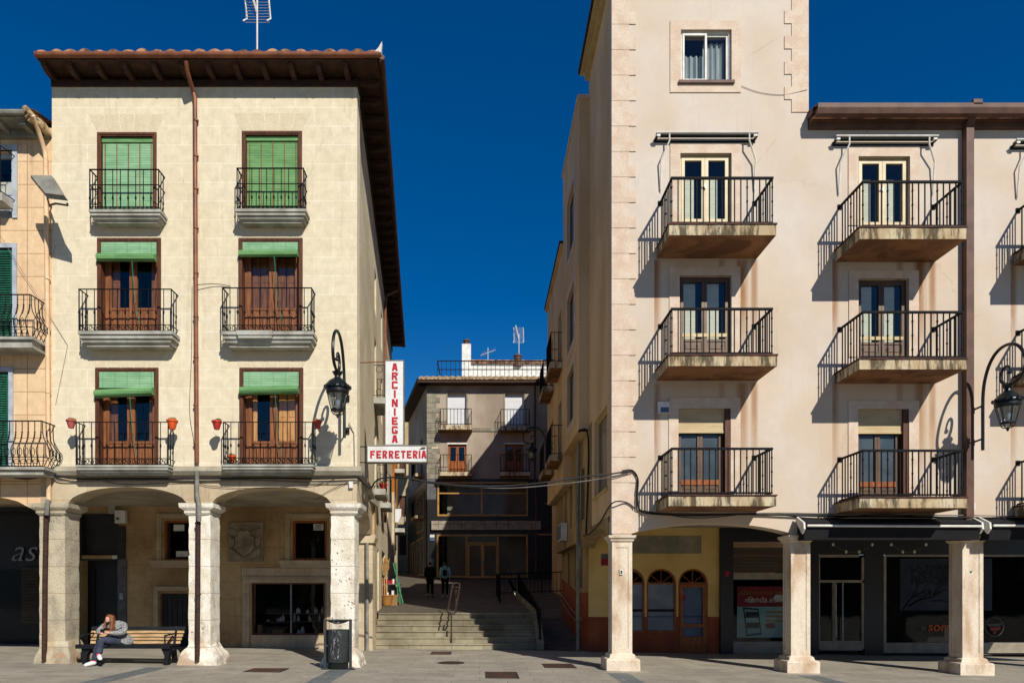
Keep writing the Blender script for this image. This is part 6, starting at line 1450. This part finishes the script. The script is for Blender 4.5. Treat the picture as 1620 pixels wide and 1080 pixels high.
for k in range(9):
    x = xl+.06+(xr-xl-.12)*k/8; h = rnd.uniform(.08,.22); MB().lathe((x,27.55,zc+.03), [(.04,0),(.05,h*.8),(.02,h)], 8).build('goods', rnd.choice(['white','potorange','green','blueboard','red']), tb)
for k in range(6):
    x = xl+.1+(xr-xl-.2)*k/5; h = rnd.uniform(.3,.6); MB().box(x-.04, x+.05, 27.5, 27.6, c.z+.02, c.z+.02+h).build('goods', rnd.choice(['white','card','browncorn','blueboard']), tb)
bs_ = thing('broom_bundle', tuple(q27(608,940,27.2)), 'bundle of straw brooms standing upright against the shop wall', 'brooms')
b0 = q27(609,950,27.4); m = MB()
for k in range(90):
    a = rnd.uniform(-.16,.16); y = rnd.uniform(-.1,.1); m.bar((b0.x+a*.3,27.4+y,b0.z+1.0), (b0.x+a*1.1,27.4+y,b0.z+rnd.uniform(1.35,1.75)), .010, 3)
m.build('bristles', 'dryplant', bs_); m = MB()
for k in range(3): m.bar((b0.x-.1+.08*k,27.42,b0.z), (b0.x-.08+.07*k,27.4,b0.z+1.05), .015)
m.build('handle', 'lightwood', bs_)
gp = thing('folded_parasol', tuple(q27(636,955,27)), 'green folded trellis leaning outside the hardware shop', 'trellis')
p0 = q27(638,955,27); p1 = q27(622,890,27.6); m = MB(); m.bar(tuple(p0), tuple(p1), .025); p2 = q27(630,952,27.2); p3 = q27(626,888,27.5); m.bar(tuple(p2), tuple(p3), .022)
for k in range(9): u = k/9; m.bar(tuple(p0.lerp(p1,u)), tuple(p2.lerp(p3,min(1,u+.1))), .012)
m.build('lattice', 'green', gp)

# ================================================================ people
def skinmesh(name, nodes, edges, mat, parent, root=0, sub=2, squash=None):
    o0 = org(parent); me = bpy.data.meshes.new(name+'_k'); me.from_pydata([tuple(Vector(n[0])-o0) for n in nodes], edges, [])
    ob = bpy.data.objects.new('k', me); COL.objects.link(ob); bpy.context.view_layer.update()
    mo = ob.modifiers.new('s', 'SKIN')
    if not me.skin_vertices:
        bpy.context.view_layer.objects.active = ob; ob.select_set(True); bpy.ops.object.modifier_remove(modifier='s'); bpy.ops.object.modifier_add(type='SKIN')
    for i, n in enumerate(nodes):
        sv = me.skin_vertices[0].data[i]; r = n[1]; sv.radius = (r, r) if not isinstance(r, tuple) else r; sv.use_root = (i == root)
    ob.modifiers[0].use_smooth_shade = True
    su = ob.modifiers.new('u', 'SUBSURF'); su.levels = su.render_levels = sub
    bpy.context.view_layer.update()
    m2 = bpy.data.meshes.new_from_object(ob.evaluated_get(bpy.context.evaluated_depsgraph_get())); bpy.data.objects.remove(ob)
    m2.name = name; m2.materials.clear(); m2.materials.append(MT[mat])
    for f in m2.polygons: f.use_smooth = True
    o = bpy.data.objects.new(name, m2); COL.objects.link(o); o.parent = parent; WO[o.name] = o0.copy(); return o
def chainmesh(name, chains, mat, parent, **k):
    nodes = []; edges = []; ids = {}
    for ch in chains:
        prev = None
        for (key, p, r) in ch:
            if key in ids: i = ids[key]
            else: i = len(nodes); nodes.append((p, r)); ids[key] = i
            if prev is not None and prev != i: edges.append((prev, i))
            prev = i
    return skinmesh(name, nodes, edges, mat, parent, **k)
def hand(pre, w, d, up, s=1., curl=.5):
    """five fingers from a wrist point; d = direction of the hand, up = back of the hand"""
    w = Vector(w); d = Vector(d).normalized(); up = Vector(up); side = d.cross(up).normalized(); dn = -up.normalized(); ch = []
    palm = w+d*.05*s; ch.append([(pre+'w', tuple(w), .026*s), (pre+'p', tuple(palm), (.034*s,.018*s))])
    for i, L in enumerate((.065,.075,.07,.055)):
        b = w+d*.085*s+side*(-.03+.02*i)*s; c1 = b+(d*(1-curl)+dn*curl)*L*.5*s; c2 = c1+(d*(1-curl*1.6)+dn*curl*1.4)*L*.5*s
        ch.append([(pre+'p', None, None), (f'{pre}f{i}a', tuple(b), .0095*s), (f'{pre}f{i}b', tuple(c1), .009*s), (f'{pre}f{i}c', tuple(c2), .007*s)])
    b = w+d*.03*s-side*.035*s; ch.append([(pre+'w', None, None), (pre+'t0', tuple(b), .012*s), (pre+'t1', tuple(b+(d*.6-side*.6)*.04*s), .010*s), (pre+'t2', tuple(b+(d*1.2-side*.4+dn*.4)*.05*s), .008*s)])
    return ch
# --- woman on the bench, legs crossed, looking down at a phone
pw = thing('person', (-8.6,16.0,.12), 'auburn haired woman in a tweed coat, cross legged on the bench with a phone', 'person')
hip = Vector((-8.30,16.06,.66)); G = .115
chest = Vector((-8.36,15.96,.95)); neck = Vector((-8.40,15.88,1.07)); head = Vector((-8.43,15.78,1.145))
shl = Vector((-8.17,15.97,1.0)); shr = Vector((-8.59,15.91,.995))
ell = Vector((-8.12,15.83,.82)); elr = Vector((-8.66,15.74,.85)); wrl = Vector((-8.40,15.62,.84)); wrr = Vector((-8.52,15.58,.83))
hl = Vector((-8.22,16.02,.62)); hr_ = Vector((-8.40,16.02,.62))
knl = Vector((-8.50,15.58,.68)); ankl = Vector((-8.47,15.42,.36)); tol = Vector((-8.36,15.29,.30))       # crossing leg, foot in the air
knr = Vector((-8.58,15.60,.55)); ankr = Vector((-8.60,15.52,G+.09)); tor = Vector((-8.70,15.34,G+.04))
body = [[('h', hip, .12), ('s1', hip.lerp(chest,.5), (.13,.10)), ('c', chest, (.14,.11)), ('n0', chest.lerp(neck,.6), .09), ('n', neck, .05), ('hd0', head+Vector((0,.02,-.06)), .06), ('hd1', head, (.078,.09)), ('hd2', head+Vector((0,.03,.07)), .075)],
    [('hd0', None, None), ('nose', head+Vector((-.015,-.098,-.035)), .012)],
    [('n0', None, None), ('shl', shl, .055), ('ell', ell, .04), ('lw', wrl, .026)], [('n0', None, None), ('shr', shr, .055), ('elr', elr, .04), ('rw', wrr, .026)],
    [('h', None, None), ('hl', hl, .09), ('knl', knl, .06), ('ankl', ankl, .035), ('tol', tol, .03)], [('h', None, None), ('hr', hr_, .09), ('knr', knr, .06), ('ankr', ankr, .035), ('tor', tor, .03)]]
body += hand('l', wrl, (-1,-.3,0), (0,-.3,1), 1.0); body += hand('r', wrr, (.8,-.5,.1), (0,-.3,1), 1.0)
fixed = []; seen = {}
for ch in body:
    for (k, p, r) in ch:
        if p is not None and k not in seen: seen[k] = (p, r)
body = [[(k, tuple(seen[k][0]), seen[k][1]) for (k, p, r) in ch] for ch in body]
bo = chainmesh('body', body, 'skin', pw, root=0, sub=2)
chainmesh('coat', [[('a', hip+Vector((.04,.02,-.06)), (.20,.16)), ('b', hip.lerp(chest,.45), (.17,.14)), ('c', chest, (.18,.145)), ('d', chest.lerp(neck,.55), (.13,.12)), ('e', neck+Vector((0,.01,-.01)), .075)],
    [('d', None, None), ('shl', shl+Vector((.01,0,0)), .085), ('ell', ell, .07), ('wl', wrl.lerp(ell,.15), .05)], [('d', None, None), ('shr', shr, .08), ('elr', elr, .066), ('wr', wrr.lerp(elr,.2), .048)]] and
    [[('a', tuple(hip+Vector((.04,.02,-.06))), (.20,.16)), ('b', tuple(hip.lerp(chest,.45)), (.17,.14)), ('c', tuple(chest), (.18,.145)), ('d', tuple(chest.lerp(neck,.6)), (.15,.125)), ('e', tuple(neck+Vector((0,.02,.01))), .085)],
    [('d', 0, 0), ('shl', tuple(shl+Vector((.01,0,0))), .085), ('ell', tuple(ell), .07), ('wl', tuple(wrl.lerp(ell,.15)), .05)], [('d', 0, 0), ('shr', tuple(shr), .08), ('elr', tuple(elr), .066), ('wr', tuple(wrr.lerp(elr,.2)), .048)],
    [('a', 0, 0), ('sk', tuple(hip+Vector((.17,-.04,-.02))), (.10,.08))]], 'tweed', pw, root=0, sub=2)
chainmesh('trousers', [[('h', tuple(hip+Vector((0,-.02,-.03))), .14), ('hl', tuple(hl), .115), ('ml', tuple(hl.lerp(knl,.5)), .10), ('knl', tuple(knl), .085), ('sl', tuple(knl.lerp(ankl,.5)), .078), ('al', tuple(knl.lerp(ankl,.97)), .085)],
    [('h', 0, 0), ('hr', tuple(hr_), .115), ('knr', tuple(knr), .08), ('sr', tuple(knr.lerp(ankr,.5)), .08), ('ar', tuple(knr.lerp(ankr,.98)), .09)]], 'trouser', pw, root=0, sub=2)
for a_, t_2 in ((ankl, tol), (ankr, tor)):
    d = (t_2-a_); chainmesh('shoe', [[('a', tuple(a_+Vector((0,.03,-.02))), .055), ('b', tuple(a_+d*.5+Vector((0,0,-.012))), .056), ('c', tuple(t_2+Vector((0,0,-.005))), (.052,.042)), ('d', tuple(t_2+d.normalized()*.05+Vector((0,0,-.012))), .03)]], 'whiteshoe', pw, sub=2)
    MB().lathe(tuple(a_+Vector((-.01,-.02,.012))), [(.02,-.02),(.034,-.005),(.034,.012),(.02,.022)], 10).build('shoe_tongue', 'pink_lace', pw, True)
hx = head
chainmesh('hair', [[('f', tuple(hx+Vector((.0,-.055,.075))), .062), ('t', tuple(hx+Vector((.005,.02,.075))), (.10,.10)), ('b', tuple(hx+Vector((.015,.06,-.01))), (.105,.085)), ('l', tuple(hx+Vector((.085,.01,-.07))), (.05,.05)), ('l2', tuple(hx+Vector((.115,-.03,-.19))), (.05,.04)), ('l3', tuple(hx+Vector((.10,-.05,-.30))), .025)],
    [('b', 0, 0), ('r', tuple(hx+Vector((-.08,.02,-.05))), .042), ('r2', tuple(hx+Vector((-.085,-.02,-.15))), .032), ('r3', tuple(hx+Vector((-.075,-.05,-.22))), .02)], [('t', 0, 0), ('s', tuple(hx+Vector((.085,-.03,.01))), .05), ('s2', tuple(hx+Vector((.09,-.055,-.10))), .045), ('s3', tuple(hx+Vector((.095,-.085,-.24))), .04), ('s4', tuple(hx+Vector((.085,-.095,-.30))), .02)]], 'hair', pw, root=0, sub=2)
MB().box(-8.50,-8.41,15.545,15.56,.835,.93).build('phone', 'black', pw)
chainmesh('black_top', [[('a', tuple(chest+Vector((-.035,-.115,-.12))), .05), ('b', tuple(chest+Vector((-.03,-.11,.02))), .055), ('c', tuple(neck+Vector((-.0,-.045,-.02))), .04)]], 'blacktop', pw, sub=2)
for sx in (-.032, .03): MB().lathe(tuple(head+Vector((sx-.008,-.088,.0))), [(0,-.006),(.012,0),(0,.006)], 8).build('eye', 'black', pw)
MB().box(head.x-.03, head.x+.014, head.y-.089, head.y-.080, head.z-.064, head.z-.058).build('mouth', 'pink', pw)

def walker(px, pyf, pyh, Y, coat, trou, hairm, label, bag=None, stride=.16, arms=True, long=False):
    f = at(px, pyf, Y); H = (pyf-pyh)*Y/FL; k = H/1.68; B = Vector((f.x, Y, f.z))
    t = thing('person', tuple(B), label, 'person', 'people walking up the alley')
    v = lambda x, y, z: tuple(B+Vector((x,y,z))*k)
    nodes = [[('h', v(0,0,.92), .11*k), ('w', v(0,0,1.08), (.115*k,.09*k)), ('c', v(0,0,1.27), (.14*k,.10*k)), ('n0', v(0,.0,1.39), .08*k), ('n', v(0,.01,1.46), .05*k), ('hd', v(0,.02,1.53), .06*k), ('hd1', v(0,.02,1.59), (.075*k,.085*k)), ('hd2', v(0,.0,1.63), .06*k)],
        [('n0',0,0), ('sl', v(.17,0,1.36), .05*k), ('el', v(.21,-.03,1.10), .04*k), ('lw', v(.20,.06,.88), .026*k)], [('n0',0,0), ('sr', v(-.17,0,1.36), .05*k), ('er', v(-.21,-.05,1.10), .04*k), ('rw', v(-.20,-.0,.88), .026*k)],
        [('h',0,0), ('hl', v(.09,0,.86), .09*k), ('kl', v(.09,stride*.6,.48), .06*k), ('al', v(.09,stride,.09), .04*k), ('tl', v(.10,stride+.14,.04), .03*k)], [('h',0,0), ('hr', v(-.09,0,.86), .09*k), ('kr', v(-.09,-stride*.1,.48), .06*k), ('ar', v(-.09,-stride,.12), .04*k), ('tr', v(-.10,-stride+.13,.05), .03*k)]]
    nodes += [[(q, (tuple(p) if p is not None else 0), r) for q, p, r in c] for c in hand('l', v(.20,.06,.88), (0,.1,-1), (1,0,0), k, .3)+hand('r', v(-.20,0,.88), (0,.1,-1), (-1,0,0), k, .3)]
    seen = {}
    for c in nodes:
        for q, p, r in c:
            if p != 0 and q not in seen: seen[q] = (p, r)
    nodes = [[(q, seen[q][0], seen[q][1]) for q, p, r in c] for c in nodes]
    chainmesh('body', nodes, 'skin', t, sub=1)
    zb_ = .62 if long else .84
    chainmesh('coat', [[('a', v(0,0,zb_), (.19*k,.15*k)), ('b', v(0,0,1.05), (.165*k,.135*k)), ('c', v(0,0,1.27), (.185*k,.14*k)), ('d', v(0,.0,1.39), .12*k), ('e', v(0,.02,1.46), .075*k)],
        [('d',0,0), ('sl', v(.18,0,1.36), .075*k), ('el', v(.22,-.03,1.10), .065*k), ('wl', v(.205,.05,.92), .05*k)], [('d',0,0), ('sr', v(-.18,0,1.36), .075*k), ('er', v(-.22,-.05,1.10), .065*k), ('wr', v(-.205,0,.92), .05*k)]], coat, t, sub=2)
    chainmesh('trousers', [[('h', v(0,0,.90), .13*k), ('hl', v(.09,0,.83), .10*k), ('kl', v(.09,stride*.6,.48), .072*k), ('al', v(.09,stride*.97,.13), .058*k)], [('h',0,0), ('hr', v(-.09,0,.83), .10*k), ('kr', v(-.09,-stride*.1,.48), .072*k), ('ar', v(-.09,-stride*.97,.16), .058*k)]], trou, t, sub=2)
    for a_, b_ in ((v(.09,stride,.05), v(.10,stride+.16,.035)), (v(-.09,-stride,.07), v(-.10,-stride+.14,.035))): chainmesh('shoe', [[('a', a_, .045*k), ('b', b_, .035*k)]], 'whiteshoe' if bag else 'black', t, sub=2)
    chainmesh('hair', [[('a', v(0,-.01,1.63), (.085*k,.095*k)), ('b', v(0,-.04,1.56), (.085*k,.07*k)), ('c', v(0,-.05,1.48), .055*k)]], hairm, t, sub=2)
    if bag:
        bp = thing('backpack', v(0,-.2,1.05), 'small black backpack worn on the teal jacket', 'backpack')
        m = MB(); x0, y0, z0 = v(0,-.20,1.02); loft(m, x0, y0, [(z0,.08*k,.05*k),(z0+.03*k,.10*k,.06*k),(z0+.22*k,.10*k,.06*k),(z0+.28*k,.07*k,.05*k),(z0+.30*k,.04*k,.03*k)], 4); m.build('pack', 'black', bp, True)
        m = MB()
        for sx in (-.1,.1): m.tube([v(sx,-.14,1.34), v(sx*1.1,-.02,1.46), v(sx*1.2,.13,1.36), v(sx*1.3,.12,1.2)], .018*k, 5)
        m.build('strap', 'black', bp)
        MB().lathe(v(0,.0,1.44), [(.07*k,-.03*k),(.12*k,0),(.11*k,.04*k),(.08*k,.05*k)], 12).build('scarf', 'tealcoat', t, True)
    return t
walker(680.5, 944.5, 887, 33, 'blackcoat', 'trouserblack', 'hairdark', 'person in a long black coat walking away up the shaded alley', long=True)
walker(704, 945, 888, 33, 'tealcoat', 'trouserblack', 'hair', 'person in a pale teal jacket with a black backpack walking up the alley', bag=True)
# hanging plants on an alley balcony, stuck to nothing else
gpn = SD(6.1,-.25,4.97); flower_pot(tuple(gpn), 'potred', 'small red pot of leaves on the first alley balcony of the cream building', 'flower pots on the alley balconies', 1.3)
